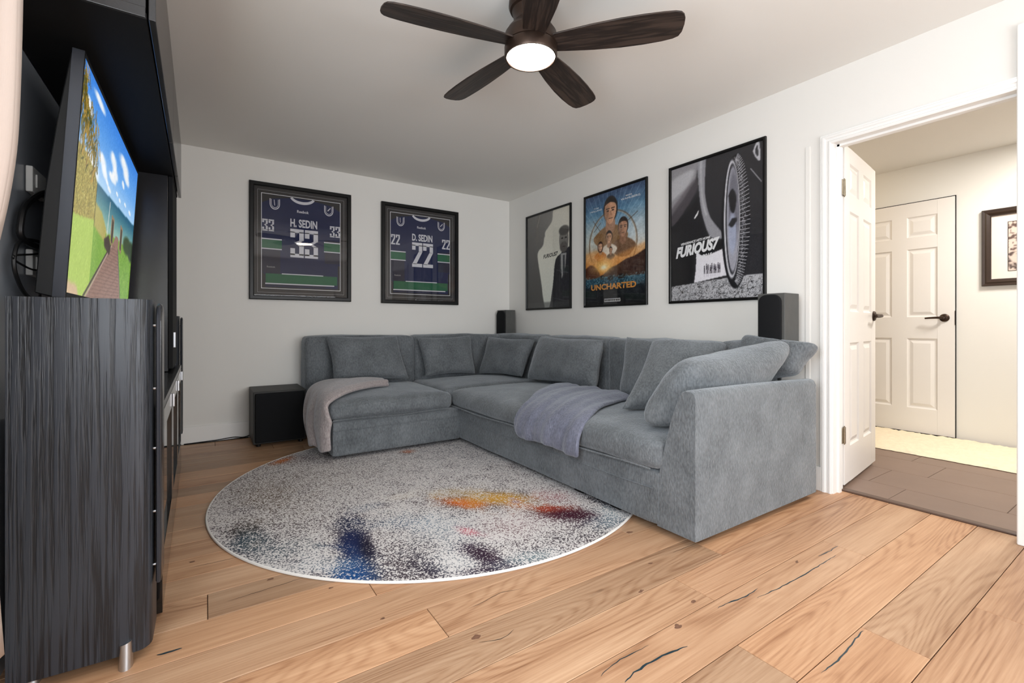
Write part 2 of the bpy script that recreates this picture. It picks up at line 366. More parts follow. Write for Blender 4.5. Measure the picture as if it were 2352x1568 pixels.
# hall beyond the doorway
hf = tag(box('hall_floor', GROUT, None, .142, 2.5, -6.2, -1.4, -.05, -.003), kind='structure')
xs = [.142, .44, .82, 1.19, 1.56, 1.93, 2.30]
for i in range(6):
    y = (-3.615 if i in (0, 2, 4) else -4.03) - 1.8
    while y < -1.5:
        a, c = max(y, -6.1), min(y + .6, -1.5)
        o = MB().box(-(xs[i + 1] - xs[i]) / 2 + .0016, (xs[i + 1] - xs[i]) / 2 - .0016, -(c - a) / 2 + .0016, (c - a) / 2 - .0016, -.010, 0, .001, 1).build('floor_tile', TILE, hf, world=False)
        o.location = ((xs[i] + xs[i + 1]) / 2, (a + c) / 2, 0); y += .6
HW = 2.305
tag(box('wall_hall', WALL, None, HW, HW + .12, -6.2, -1.4, 0, 2.50), kind='structure')
tag(box('wall_hall_north', WALL, None, .12, 2.4, -1.5, -1.4, 0, 2.5), kind='structure')
tag(box('wall_hall_south', WALL, None, .12, 2.4, -6.2, -6.1, 0, 2.5), kind='structure')
tag(box('ceiling_hall', CEIL, None, .12, 2.4, -6.2, -1.4, 2.40, 2.5), kind='structure')

# six panel doors: slab of stiles and rails, with six raised fields
def panel_door(root, w, h, th, front, handed):
    """local: x 0..w along door, y 0..th thickness (front faces -y), z 0..h"""
    st, mid = .115 * w / .76, .11 * w / .76
    cols = [(st, w / 2 - mid / 2), (w / 2 + mid / 2, w - st)]
    rws = [(.215, .84), (1.03, 1.64), (1.745, 1.93)]
    s = MB(); e = .0
    s.box(0, st, 0, th, 0, h, .0015, 1).box(w - st, w, 0, th, 0, h, .0015, 1)
    for a, c in rws: s.box(w / 2 - mid / 2, w / 2 + mid / 2, 0, th, a, c)
    zs = [(0, rws[0][0]), (rws[0][1], rws[1][0]), (rws[1][1], rws[2][0]), (rws[2][1], h)]
    for a, c in zs: s.box(st, w - st, .0, th, a, c)
    s.build('slab', DOORW, root, world=False)
    for x0, x1 in cols:
        for z0, z1 in rws:
            t = MB()
            for sgn, y0 in ((1, 0), (-1, th)):
                if sgn == -1 and not front == 2: pass
                def ring(i, y): return [(x0 + i, y, z0 + i), (x1 - i, y, z0 + i), (x1 - i, y, z1 - i), (x0 + i, y, z1 - i)]
                lv = [ring(0, y0), ring(.010, y0 + sgn * .009), ring(.020, y0 + sgn * .010), ring(.045, y0 + sgn * .0015), ring(.048, y0 + sgn * .0015)]
                vs = [[t.bm.verts.new(p) for p in r] for r in lv]
                for a, c in zip(vs, vs[1:]):
                    for k in range(4): t.bm.faces.new((a[k], a[(k + 1) % 4], c[(k + 1) % 4], c[k]))
                t.bm.faces.new(vs[-1])
            bmesh.ops.recalc_face_normals(t.bm, faces=t.bm.faces[:])
            t.build('panel', DOORW, root, world=False)
def lever(root, x, z, y, sgn, dirx, nm='door_handle'):
    b = MB(); M = Matrix.Rotation(R(90) * sgn, 4, 'X')
    b.lathe([(.001, 0), (.034, 0), (.034, .006), (.028, .012), (.013, .016), (.011, .045), (.001, .047)], (x, y, z), 24, Matrix.Rotation(R(90), 4, 'X') if sgn < 0 else Matrix.Rotation(R(-90), 4, 'X'))
    yy = y + sgn * .045
    b.tube(spline([(x, yy, z), (x + dirx * .04, yy + sgn * .006, z + .002), (x + dirx * .085, yy, z), (x + dirx * .12, yy - sgn * .004, z - .003)], 5), lambda t: .011 - .004 * t, 8)
    b.build(nm, BRONZE, root, True, world=False)
d1 = tag(empty('door_1', (.135, -3.375, .022), rz=R(6.6)), kind='structure')
d1['label'] = 'open white six panel door swung into the hall'
d1.matrix_basis = Matrix.Translation((.140, -3.414, .024)) @ Matrix.Rotation(R(7.4), 4, 'Z')
panel_door(d1, .755, 2.022, .036, 2, 1)
lever(d1, .70, 1.01, 0, -1, -1); lever(d1, .70, 1.01, .036, 1, -1)
MB().box(.7545, .7565, .006, .030, .95, 1.07).build('latch_plate', BRONZE, d1, world=False)
for z in (.30, 1.755):
    h = MB(); h.tube([(-.022, -.004, z - .048), (-.022, -.004, z + .048)], .0075, 10).tube([(-.022, -.004, z - .054), (-.022, -.004, z + .054)], .004, 8)
    h.box(-.004, -.0012, .002, .034, z - .045, z + .045, .001, 1).box(-.060, -.022, -.003, -.0005, z - .045, z + .045)
    for dz in (-.03, 0, .03): h.tube([(-.005, .02 + (.006 if dz == 0 else 0), z + dz), (-.0035, .02 + (.006 if dz == 0 else 0), z + dz)], .0035, 8)
    h.build('hinge', NICK, d1, True, world=False)
d2 = tag(empty('door_2', (0, 0, 0)), kind='structure')
d2['label'] = 'closed white six panel door in the hall wall'
d2.matrix_basis = Matrix.Translation((HW - .012, -2.655, .014)) @ Matrix.Rotation(R(-90), 4, 'Z')
panel_door(d2, .757, 2.055, .036, 1, 1)
lever(d2, .69, 1.02, 0, -1, -1)
MB().box(-.006, 0, .004, .0105, -.012, 2.062).box(.757, .7635, .004, .0105, -.012, 2.062).box(-.006, .7635, .004, .0105, 2.055, 2.062).box(-.006, .7635, .004, .0105, -.013, 0).build('door_gap_shade', RUBBER, d2, world=False)  # solid black strips standing in for the shade in the gap round the door
MB().box(.7568, .7588, -.004, .010, .96, 1.08).build('latch_plate', BRONZE, d2, world=False)

# ------------------------------------------------------------------ painting helpers (flat printed sheets as coloured grids)
class Canvas:
    def __init__(s, W, Hh, col=(0, 0, 0)):
        s.W, s.H = W, Hh; s.u, s.v = np.meshgrid((np.arange(W) + .5) / W, (np.arange(Hh) + .5) / Hh)   # v down
        s.a = np.zeros((Hh, W, 3)); s.a[:] = np.array(col) / 255.
    def blend(s, m, col):
        col = np.asarray(col, float)
        if col.ndim == 1: col = np.broadcast_to(col / 255., s.a.shape)
        s.a = s.a * (1 - m[..., None]) + col * m[..., None]
    def soft(s, m, k):
        for _ in range(k):
            p = np.pad(m, 1, mode='edge'); m = (p[:-2, 1:-1] + p[2:, 1:-1] + p[1:-1, :-2] + p[1:-1, 2:] + 2 * m) / 6
        return m
    def pmask(s, pts):
        x, y = s.u, s.v; ins = np.zeros(x.shape, bool); n = len(pts)
        for i in range(n):
            x1, y1 = pts[i]; x2, y2 = pts[(i + 1) % n]
            if y1 == y2: continue
            c = ((y1 > y) != (y2 > y)) & (x < (x2 - x1) * (y - y1) / (y2 - y1) + x1); ins ^= c
        return ins.astype(float)
    def poly(s, pts, col, soft=0, al=1): s.blend(s.soft(s.pmask(pts), soft) * al, col)
    def curve(s, pts, col, soft=0, al=1):
        P = spline([(a, c, 0) for a, c in pts + [pts[0]]], 6); s.poly([(p.x, p.y) for p in P[:-1]], col, soft, al)
    def ell(s, cx, cy, rx, ry, col, soft=.02, al=1, rot=0):
        dx, dy = s.u - cx, (s.v - cy); c, n = math.cos(rot), math.sin(rot); k = s.H / s.W
        dyk = dy * k; X = (dx * c + dyk * n) / rx; Y = (-dx * n + dyk * c) / (ry * k)
        d = np.sqrt(X * X + Y * Y); m = np.clip((1 - d) / max(soft, 1e-3) + .5, 0, 1) * al; s.blend(m, col)
    def glow(s, cx, cy, rx, ry, col, al=1):
        d = ((s.u - cx) / rx) ** 2 + ((s.v - cy) / ry) ** 2; s.blend(np.exp(-d) * al, col)
    def line(s, x1, y1, x2, y2, wd, col, al=1):
        k = s.H / s.W; ax, ay = s.u - x1, (s.v - y1) * k; bx, by = x2 - x1, (y2 - y1) * k
        t = np.clip((ax * bx + ay * by) / (bx * bx + by * by), 0, 1); d = np.hypot(ax - t * bx, ay - t * by)
        s.blend(np.clip((wd - d) / (wd * .6) + .2, 0, 1) * al, col)
    def vgrad(s, stops):
        ps = [q[0] for q in stops]
        for c in range(3): s.a[..., c] = np.interp(s.v, ps, [q[1][c] / 255. for q in stops])
    def noise(s, amp, seed, cell=1):
        rs = np.random.RandomState(seed); g = rs.rand(s.H // cell + 2, s.W // cell + 2) - .5
        yy = np.arange(s.H) / cell; xx = np.arange(s.W) / cell; y0 = yy.astype(int); x0 = xx.astype(int); fy = (yy - y0)[:, None]; fx = (xx - x0)[None]
        return 2 * amp * (g[y0][:, x0] * (1 - fy) * (1 - fx) + g[y0 + 1][:, x0] * fy * (1 - fx) + g[y0][:, x0 + 1] * (1 - fy) * fx + g[y0 + 1][:, x0 + 1] * fy * fx)
    def addn(s, amp, seed, cell=1, m=1): s.a = np.clip(s.a + (s.noise(amp, seed, cell) * m)[..., None], 0, 1)
    def mesh(s, name, m, parent, o, ux, vy):
        """o = top-left corner, ux / vy = full edge vectors (right, down), in the parent's space"""
        W, Hh = s.W, s.H; o, ux, vy = (np.array(q, float) for q in (o, ux, vy))
        co = o + (np.arange(W) / (W - 1))[None, :, None] * ux + (np.arange(Hh) / (Hh - 1))[:, None, None] * vy
        idx = np.arange(W * Hh).reshape(Hh, W); q = np.stack([idx[1:, :-1], idx[1:, 1:], idx[:-1, 1:], idx[:-1, :-1]], -1).reshape(-1, 4)
        me = bpy.data.meshes.new(name); me.from_pydata(co.reshape(-1, 3).tolist(), [], q.tolist())
        at = me.color_attributes.new('Col', 'FLOAT_COLOR', 'POINT')
        c = np.ones((W * Hh, 4), np.float32); c[:, :3] = lin(np.clip(s.a, 0, 1)).reshape(-1, 3); at.data.foreach_set('color', c.ravel())
        me.materials.append(m); ob = bpy.data.objects.new(name, me); COL.objects.link(ob); ob.parent = parent; return ob

def text_mesh(body, bold=.0, shear=0):
    c = bpy.data.curves.new('t', 'FONT'); c.body = body; c.offset = bold; c.shear = shear; c.resolution_u = 3; c.fill_mode = 'FRONT'
    o = bpy.data.objects.new('t', c); COL.objects.link(o)
    bpy.context.view_layer.update()
    me = bpy.data.meshes.new_from_object(o.evaluated_get(bpy.context.evaluated_depsgraph_get()))
    bpy.data.objects.remove(o); bpy.data.curves.remove(c); return me
def lettering(name, body, m, parent, F, box, n, bold=.02, shear=0, slant=0, M=None):
    """F(s,t,n) maps sheet coords to parent space; box = s0,s1,t0,t1 (t down)"""
    me = text_mesh(body, bold, shear); vs = np.array([v.co[:] for v in me.vertices])
    x0, x1, y0, y1 = vs[:, 0].min(), vs[:, 0].max(), vs[:, 1].min(), vs[:, 1].max(); s0, s1, t0, t1 = box
    for v in me.vertices:
        a = (v.co.x - x0) / (x1 - x0); c = (v.co.y - y0) / (y1 - y0)
        v.co = F(s0 + a * (s1 - s0), t1 + c * (t0 - t1) - slant * a, n)
    me.materials.clear(); me.materials.append(m); me.name = name
    ob = bpy.data.objects.new(name, me); COL.objects.link(ob); ob.parent = parent; return ob
def inkm(name, c, r=.6): return mat(name, c, r, .2, var=.02)
INKW = inkm('white_ink', S(225, 226, 228)); INKK = inkm('black_ink', S(20, 20, 20)); INKG = mat('gold_ink', S(206, 140, 62), .4, .5, var=.35, vscale=60); INKS = inkm('grey_ink', S(150, 150, 150))
INKGS = inkm('dark_grey_ink', S(78, 76, 72))

def frame_ring(u0, u1, v0, v1, wd, prof, P):
    """mitred picture frame; prof = [(inset, height)], P(u,v,h)->xyz"""
    b = MB(); rings = [[b.bm.verts.new(P(u, v, h)) for u, v in ((u0 + i, v0 + i), (u1 - i, v0 + i), (u1 - i, v1 - i), (u0 + i, v1 - i))] for i, h in prof]
    for a, c in zip(rings, rings[1:]):
        for k in range(4): b.bm.faces.new((a[k], a[(k + 1) % 4], c[(k + 1) % 4], c[k]))
    bmesh.ops.recalc_face_normals(b.bm, faces=b.bm.faces[:]); return b
def picture(name, label, cat, group, wall, a0, a1, z0, z1, prof, m, fw, tilt=0):
    """wall 'back': a = x from left; wall 'right' / 'hall': a = y, first is the image-left edge"""
    if wall == 'back': root = empty(name, (a0, -.001, z0), label, cat, group); P = lambda u, v, h: (u, -h, v)
    elif wall == 'right': root = empty(name, (-.001, a0, z0), label, cat, group); P = lambda u, v, h: (-h, -u, v)
    else: root = empty(name, (HW - .001, a0, z0), label, cat, group); P = lambda u, v, h: (-h, -u, v)
    Wd, Hd = abs(a1 - a0), z1 - z0
    frame_ring(0, Wd, 0, Hd, fw, prof, P).build('frame', m, root, world=False)
    F = lambda s, t, n: Vector(P(fw + s * (Wd - 2 * fw), Hd - fw - t * (Hd - 2 * fw), n))
    return root, F, P, Wd, Hd
def pane(root, F, n):
    b = MB(); b.poly([F(0, 0, n), F(0, 1, n), F(1, 1, n), F(1, 0, n)]); b.build('pane', PANE, root, world=False)
def flat(name, m, root, F, polys, n, th=.0):
    b = MB()
    for q in polys: b.poly([F(s, t, n) for s, t in q])
    return b.build(name, m, root, world=False)
def rect(s0, s1, t0, t1, sl=0): return [(s0, t0), (s1, t0 + sl), (s1, t1 + sl), (s0, t1)]

# ------------------------------------------------------------------ framed jerseys
NAVY = mat('navy_jersey_cloth', S(38, 44, 76), .8, .2, var=.15, vscale=30, bump=.3, bscale=500)
NAVY2 = mat('dark_navy_cloth', S(46, 46, 62), .8, .2, var=.15, vscale=30, bump=.3, bscale=500)
GREEN = mat('green_stripe_cloth', S(46, 98, 70), .8, .2, var=.1, vscale=40)
MATB = mat('charcoal_mat_board', S(54, 51, 51), .7, .2, var=.08, vscale=50)
WCLOTH = mat('white_twill', S(206, 206, 212), .7, .2, var=.04, vscale=60)
jprof = [(0, 0), (0, .030), (.006, .034), (.030, .034), (.036, .028), (.036, .012)]
def arc_band(cx, cy, rx, ry, w, a0, a1, k=14):
    o = [(cx + rx * math.cos(R(a0 + (a1 - a0) * i / k)), cy + ry * math.sin(R(a0 + (a1 - a0) * i / k))) for i in range(k + 1)]
    i_ = [(cx + (rx - w) * math.cos(R(a0 + (a1 - a0) * i / k)), cy + (ry - w) * math.sin(R(a0 + (a1 - a0) * i / k))) for i in range(k + 1)]
    return [[o[j], o[j + 1], i_[j + 1], i_[j]] for j in range(k)]
def digit(d, s0, s1, t0, t1):
    """blocky shirt numerals as quads in a unit cell"""
    if d == '3': Q = [rect(.0, 1, 0, .13), rect(.66, 1, .1, .40), rect(0, .34, .1, .30), rect(.66, 1, .58, .92), rect(0, .34, .68, .92), rect(0, 1, .87, 1), [(.66, .40), (1, .38), (.62, .50), (.30, .48)], [(.30, .48), (.62, .50), (1, .60), (.66, .60)]]
    else: Q = [rect(0, 1, 0, .13), rect(.66, 1, .1, .38), rect(0, .34, .1, .30), [(.66, .36), (1, .38), (.42, .88), (.02, .88)], rect(0, 1, .86, 1)]
    return [[(s0 + a * (s1 - s0), t0 + c * (t1 - t0)) for a, c in q] for q in Q]
def jersey(x0, x1, z0, z1, num, nm, label):
    root, F, P, Wd, Hd = picture('framed_jersey', label, 'framed jersey', 'framed hockey jerseys on the back wall', 'back', x0, x1, z0, z1, jprof, BLACKP, .036)
    flat('mat_board', MATB, root, F, [rect(0, 1, 0, 1)], .012)
    flat('mat_line', INKS, root, F, [rect(.035, .965, .028, .031), rect(.035, .965, .969, .972), rect(.035, .038, .028, .972), rect(.962, .965, .028, .972)], .0135)
    flat('mat_line', INKGS, root, F, [rect(.02, .98, .015, .017), rect(.02, .98, .983, .985), rect(.02, .022, .015, .985), rect(.978, .98, .015, .985), rect(.05, .95, .042, .044), rect(.05, .95, .956, .958), rect(.05, .052, .042, .958), rect(.948, .95, .042, .958)], .0135)
    S0, S1, T0, T1 = .078, .918, .062, .93
    G = lambda s, t, n: F(S0 + s * (S1 - S0), T0 + t * (T1 - T0), n)
    flat('mat_bevel', INKW, root, F, [rect(S0 - .006, S1 + .006, T0 - .005, T0), rect(S0 - .006, S1 + .006, T1, T1 + .005), rect(S0 - .006, S0, T0, T1), rect(S1, S1 + .006, T0, T1)], .0140)
    flat('backing', MATB, root, G, [rect(0, 1, 0, 1)], .0126)
    j = MB()
    def puff(poly, h):
        pts = [G(s, t, .0132) for s, t in poly]; top = [G(s, t, .0132 + h) for s, t in poly]; n = len(pts)
        vb = [j.bm.verts.new(p) for p in pts]; vt = [j.bm.verts.new(p) for p in top]; j.bm.faces.new(vt)
        for i in range(n): j.bm.faces.new((vb[i], vb[(i + 1) % n], vt[(i + 1) % n], vt[i]))
    puff([(0, .10), (.12, .045), (.36, .012), (.62, .012), (.88, .045), (1, .10), (1, .72), (.97, .72), (.97, .985), (.04, .985), (.04, .86), (0, .83)], .003)
    bmesh.ops.recalc_face_normals(j.bm, faces=j.bm.faces[:]); jo = j.build('jersey', NAVY, root, world=False)
    n1, n2, n3 = .0168, .0172, .0176
    for q in (rect(0, .22, .47, .84), rect(.79, 1, .44, .70), rect(.04, .24, .84, .975), rect(.22, .80, .84, .975)): flat('side_cloth', NAVY2, jo, G, [q], n1)
    for q in (rect(0, .24, .485, .575), rect(.78, 1, .47, .56), rect(.045, .96, .845, .945)): flat('green_stripe', GREEN, jo, G, [q], n2)
    for q in (rect(0, .24, .472, .484), rect(0, .24, .577, .588), rect(.78, 1, .457, .469), rect(.78, 1, .562, .573), rect(.24, .77, .838, .848), rect(.04, .92, .946, .958)): flat('white_stripe', WCLOTH, jo, G, [q], n3)
    flat('collar', WCLOTH, jo, G, arc_band(.5, -.015, .165, .085, .03, 18, 162), n3)
    flat('numeral', WCLOTH, jo, G, sum([digit(c, .345 + i * .185, .345 + i * .185 + .17, .345, .655) for i, c in enumerate(num)], []), n3)
    flat('numeral', WCLOTH, jo, G, sum([digit(c, .005 + i * .075, .005 + i * .075 + .065, .27, .395) for i, c in enumerate(num)], []), n3)
    flat('numeral', WCLOTH, jo, G, sum([digit(c, .86 + i * .075, .86 + i * .075 + .065, .27, .395) for i, c in enumerate(num)], []), n3)
    lettering('name_lettering', nm, WCLOTH, jo, G, (.345, .69, .235, .325), n3, .032)
    lettering('brand_lettering', 'Reebok', WCLOTH, jo, G, (.43, .58, .135, .165), n3, .02)
    lettering('brand_lettering', 'Reebok', INKS, jo, G, (.06, .16, .765, .782), n3, .01)
    for cx in (.155, .845):      # shoulder crest: open rink outline with a stick
        q = arc_band(cx, .10, .062, .06, .010, 0, 180) + [rect(cx - .062, cx - .052, .045, .10), rect(cx + .052, cx + .062, .045, .10)]
        q += arc_band(cx, .10, .044, .042, .006, 0, 180) + [rect(cx - .044, cx - .038, .05, .10), rect(cx + .038, cx + .044, .05, .10)]
        q += [[(cx - .012, .055), (cx - .004, .055), (cx + .002, .115), (cx - .006, .115)]] if cx < .5 else [[(cx - .02, .10), (cx + .02, .065), (cx + .026, .072), (cx - .012, .108)]]
        flat('crest', WCLOTH, jo, G, q, n3)
    pane(root, F, .022)
jersey(-2.700, -1.842, 1.197, 2.226, '33', 'H. SEDIN', 'framed navy hockey jersey reading H. SEDIN 33, the one nearer the black cabinet')
jersey(-1.545, -.688, 1.193, 2.214, '22', 'D. SEDIN', 'framed navy hockey jersey reading D. SEDIN 22, the one nearer the room corner')

# ------------------------------------------------------------------ film posters (plain generic pictures with the printed words)
pprof = [(0, 0), (0, .017), (.004, .020), (.014, .020), (.020, .013), (.020, .006)]
def poster(y0, y1, z0, z1, label, cv):
    root, F, P, Wd, Hd = picture('framed_poster', label, 'framed poster', 'framed film posters on the right wall', 'right', y0, y1, z0, z1, pprof, BLACKP, .020)
    o = F(0, 0, .006); cv.mesh('poster_print', PRINT, root, o, F(1, 0, .006) - o, F(0, 1, .006) - o)
    pane(root, F, .012); return root, F
# first: pale ground, large blurred head in profile at the left, man in a dark jacket at the right
c = Canvas(150, 210, (203, 202, 188)); c.vgrad([(0, (228, 222, 206)), (.5, (234, 234, 220)), (1, (218, 222, 212))])
c.glow(.75, .25, .35, .3, (214, 212, 200), .6)
head = [(-.1, -.1), (.60, -.1), (.62, .03), (.60, .11), (.52, .16), (.45, .20), (.44, .24), (.42, .27), (.40, .33), (.35, .36), (.30, .38), (.26, .43), (.29, .55), (.34, .70), (.38, .85), (.41, 1.1), (-.1, 1.1)]
g = np.clip(.42 - .28 * c.v + .18 * c.u, 0, 1)
c.curve(head, np.stack([g, g * .98, g * .95], -1), 3)
c.curve([(.28, -.05), (.36, -.02), (.30, .12), (.27, .3), (.22, .3), (.24, .1)], (110, 104, 96), 7, .45)
c.line(.33, .0, .25, .13, .008, (180, 172, 160), .5)
c.curve([(.66, .58), (.70, .50), (.80, .46), (.88, .43), (1.1, .46), (1.1, 1.1), (.55, 1.1), (.58, .92), (.63, .75)], (38, 38, 42), 1)
c.poly([(.80, .46), (.92, .46), (.90, .60), (.82, .72), (.80, .60)], (190, 190, 186), 1, .8)
c.poly([(.85, .48), (.89, .48), (.89, .66), (.85, .70)], (60, 62, 66), 1)
c.ell(.865, .325, .10, .125, (128, 126, 120), .1)
c.ell(.865, .40, .085, .055, (84, 80, 76), .3, .8); c.ell(.87, .235, .11, .05, (86, 84, 80), .3)
for e in (.83, .91): c.ell(e, .31, .022, .008, (44, 42, 40), .5)
c.line(.84, .395, .90, .395, .006, (60, 50, 48)); c.line(.875, .31, .88, .355, .006, (98, 94, 88), .8)
c.line(.70, .62, .95, .66, .003, (90, 92, 98)); c.line(.62, .90, .85, .93, .003, (80, 84, 90))
for i in range(7): c.line(.72 + .05 * i, .60, .70 + .05 * i, .92, .0025, (70, 72, 80), .6)
c.blend(np.clip((c.v - .93) / .02, 0, 1) * .6, (70, 72, 72)); c.addn(.02, 3, 2)
r_, F = poster(-.366, -1.131, 1.137, 2.181, 'framed pale film poster with grey head in profile, nearest the room corner', c)
lettering('lettering', 'FURIOUS7', INKK, r_, F, (.40, .74, .440, .482), .0065, .03, .25, .01)
# second: adventure poster
c = Canvas(160, 225, (70, 110, 140)); c.vgrad([(0, (58, 78, 112)), (.18, (70, 122, 158)), (.42, (150, 176, 190)), (.56, (214, 170, 120)), (.68, (206, 120, 44)), (.735, (150, 80, 34)), (.74, (44, 84, 104)), (.80, (22, 56, 72)), (.86, (16, 22, 26)), (1, (14, 14, 16))])
for i in range(26):
    a = R(195 + i * 6.6); c.line(.42 + .25 * math.cos(a), .50 + .2 * math.sin(a), .42 + 1.1 * math.cos(a), .50 + .8 * math.sin(a), .006, (184, 208, 222), .28)
c.glow(.9, .45, .28, .25, (222, 226, 224), .7); c.glow(.1, .42, .22, .18, (214, 214, 200), .7)
k = c.H / c.W; d = np.hypot(c.u - .47, (c.v - .46) * k); c.blend(np.clip(1 - np.abs(d - .40) / .014, 0, 1) * (c.v < .6) * .9, (110, 84, 60)); c.blend(np.clip(1 - np.abs(d - .385) / .005, 0, 1) * (c.v < .6), (196, 170, 132))
c.line(.14, .23, .30, .36, .006, (84, 72, 60), .8); c.line(.16, .33, .28, .26, .006, (84, 72, 60), .8); c.line(.72, .30, .88, .24, .006, (84, 72, 60), .8)
def figure(cx, cy, s, skin, hair, coat, body=True, long=False):
    if body:
        c.curve([(cx - .5 * s, cy + 2.3 * s / k), (cx - 1.35 * s, cy + 1.25 * s / k * 1.25), (cx - 1.0 * s, cy + .95 * s / k * 1.2), (cx - .35 * s, cy + .7 * s / k * 1.2), (cx + .35 * s, cy + .7 * s / k * 1.2), (cx + 1.0 * s, cy + .95 * s / k * 1.2), (cx + 1.35 * s, cy + 1.3 * s / k * 1.25), (cx + .6 * s, cy + 2.3 * s / k)], coat, 2)
        c.curve([(cx - .3 * s, cy + .4 * s / k), (cx + .32 * s, cy + .4 * s / k), (cx + .36 * s, cy + 1.1 * s / k), (cx, cy + 1.35 * s / k), (cx - .34 * s, cy + 1.1 * s / k)], tuple(q * .8 for q in skin), 1)
    if long: c.ell(cx, cy + .1 * s / k, .62 * s, .85 * s / k, hair, .2)
    c.ell(cx + .03 * s, cy - .1 * s / k, .56 * s, .76 * s / k, hair, .12)
    c.curve([(cx - .40 * s, cy - .35 * s / k), (cx, cy - .50 * s / k), (cx + .42 * s, cy - .35 * s / k), (cx + .47 * s, cy + .05 * s / k), (cx + .36 * s, cy + .45 * s / k), (cx + .12 * s, cy + .72 * s / k), (cx - .10 * s, cy + .72 * s / k), (cx - .36 * s, cy + .42 * s / k), (cx - .46 * s, cy + .05 * s / k)], skin, 1)
    c.ell(cx - .28 * s, cy + .1 * s / k, .20 * s, .5 * s / k, tuple(q * .62 for q in skin), .8, .55)
    for e in (-.18, .22):
        c.ell(cx + e * s, cy - .02 * s / k, .10 * s, .045 * s / k, (50, 34, 26), .5); c.line(cx + (e - .13) * s, cy - .14 * s / k, cx + (e + .13) * s, cy - .15 * s / k, .035 * s, hair, .9)
    c.line(cx + .03 * s, cy, cx + .07 * s, cy + .22 * s / k, .03 * s, tuple(q * .7 for q in skin), .8)
    c.line(cx - .10 * s, cy + .42 * s / k, cx + .18 * s, cy + .42 * s / k, .035 * s, tuple(q * .55 for q in skin))
figure(.44, .175, .215, (214, 162, 128), (34, 26, 24), (140, 106, 70))
figure(.65, .345, .150, (186, 138, 108), (46, 36, 32), (120, 90, 66))
figure(.42, .405, .100, (206, 158, 124), (40, 30, 26), (226, 214, 196))
figure(.27, .475, .080, (216, 168, 136), (54, 34, 26), (190, 120, 60), long=True)
figure(.45, .52, .050, (200, 150, 116), (40, 32, 28), (110, 88, 66))
c.blend(c.soft(c.pmask([(0, .52), (.2, .50), (.4, .60), (.7, .55), (1, .50), (1, .74), (0, .74)]), 20) * .55, (226, 150, 70))
c.curve([(.30, .74), (.44, .68), (.55, .66), (.70, .62), (.85, .60), (1.1, .55), (1.1, .75), (.3, .75)], (64, 42, 32), 2)
c.curve([(.0, .66), (.1, .63), (.22, .68), (.24, .75), (-.1, .75)], (88, 50, 30), 3)
c.glow(.33, .66, .16, .055, (255, 214, 130), .95); c.glow(.33, .665, .05, .02, (255, 248, 220), 1)
for x, y, s in ((.44, .765, .05), (.62, .762, .055), (.30, .755, .03)): c.curve([(x - s, y + .012), (x - s * .6, y - .018), (x + s * .7, y - .02), (x + s, y + .012), (x, y + .02)], (40, 30, 26), 1)
c.addn(.05, 5, 2); c.addn(.05, 8, 6); c.blend(((c.v > .956) & (c.v < .972) & (c.u > .34) & (c.u < .61) & (np.sin(c.u * 190) > -.2)) * .8, (190, 188, 184))
c.blend(((c.v > .74) & (c.v < .84)) * np.clip(c.noise(1, 9, 2) + .05, 0, 1) * .7, (126, 170, 180))
c.blend(((c.v > .885) & (c.v < .935) & (c.u > .08) & (c.u < .9)) * np.clip(c.noise(1, 21, 1), 0, 1) * .35 * (np.floor(c.v * 115) % 2), (110, 104, 100))
r_, F = poster(-1.320, -2.075, 1.138, 2.184, 'framed colourful adventure film poster in blue and orange reading UNCHARTED', c)
lettering('lettering', 'UNCHARTED', INKG, r_, F, (.10, .86, .815, .868), .0065, .035)
lettering('lettering', 'TOM', INKW, r_, F, (.15, .24, .112, .123), .0065, .01)
lettering('lettering', 'HOLLAND', INKW, r_, F, (.09, .30, .132, .147), .0065, .01)
lettering('lettering', 'MARK', INKW, r_, F, (.70, .80, .075, .087), .0065, .01)
lettering('lettering', 'WAHLBERG', INKW, r_, F, (.62, .92, .096, .113), .0065, .01)
flat('white_rule', INKW, r_, F, [rect(.34, .61, .950, .954)], .0065); flat('white_rule', INKW, r_, F, [rect(.34, .61, .974, .978)], .0065)
# third: low view of a car wheel
c = Canvas(170, 235, (34, 34, 38)); c.vgrad([(0, (40, 40, 44)), (.4, (34, 34, 38)), (.8, (30, 30, 34)), (1, (30, 30, 32))])
c.curve([(-.1, -.1), (.30, -.1), (.31, .10), (.24, .17), (.10, .28), (-.1, .36)], (150, 148, 152), 8)
c.curve([(-.1, .12), (.1, .06), (.28, .05), (.22, .14), (.1, .2), (-.1, .26)], (200, 200, 204), 10, .7)
c.curve([(.0, .30), (.18, .18), (.30, .12), (.32, .20), (.16, .34), (.0, .44)], (92, 86, 92), 8, .7)
c.curve([(.0, .44), (.2, .34), (.34, .26), (.38, .42), (.46, .56), (.3, .62), (.0, .66)], (28, 28, 32), 4)
c.curve([(.31, -.05), (.42, -.05), (.41, .10), (.41, .26), (.47, .42), (.60, .55), (.60, .585), (.47, .56), (.40, .45), (.355, .32), (.33, .15)], (150, 150, 156), 2)
c.curve([(.34, -.05), (.38, -.05), (.37, .12), (.385, .28), (.43, .40), (.40, .38), (.365, .25)], (206, 206, 210), 4, .6)
c.curve([(.28, .40), (.335, .35), (.34, .345), (.325, .38), (.29, .41)], (236, 236, 236), 1)
c.curve([(.42, -.05), (1.1, -.05), (1.1, .9), (.62, .9), (.60, .55), (.47, .42), (.42, .26)], (42, 42, 46), 3)
c.curve([(.0, .60), (.1, .66), (.25, .66), (.5, .62), (.62, .60), (.62, .72), (.46, .72), (.40, .70), (.33, .66), (.28, .70), (.27, .85), (.24, .93), (.0, .93)], (18, 18, 22), 2)
c.poly([(.31, .645), (.36, .68), (.44, .685), (.60, .655), (.645, .84), (.28, .875), (.30, .78)], (226, 224, 230), 1)
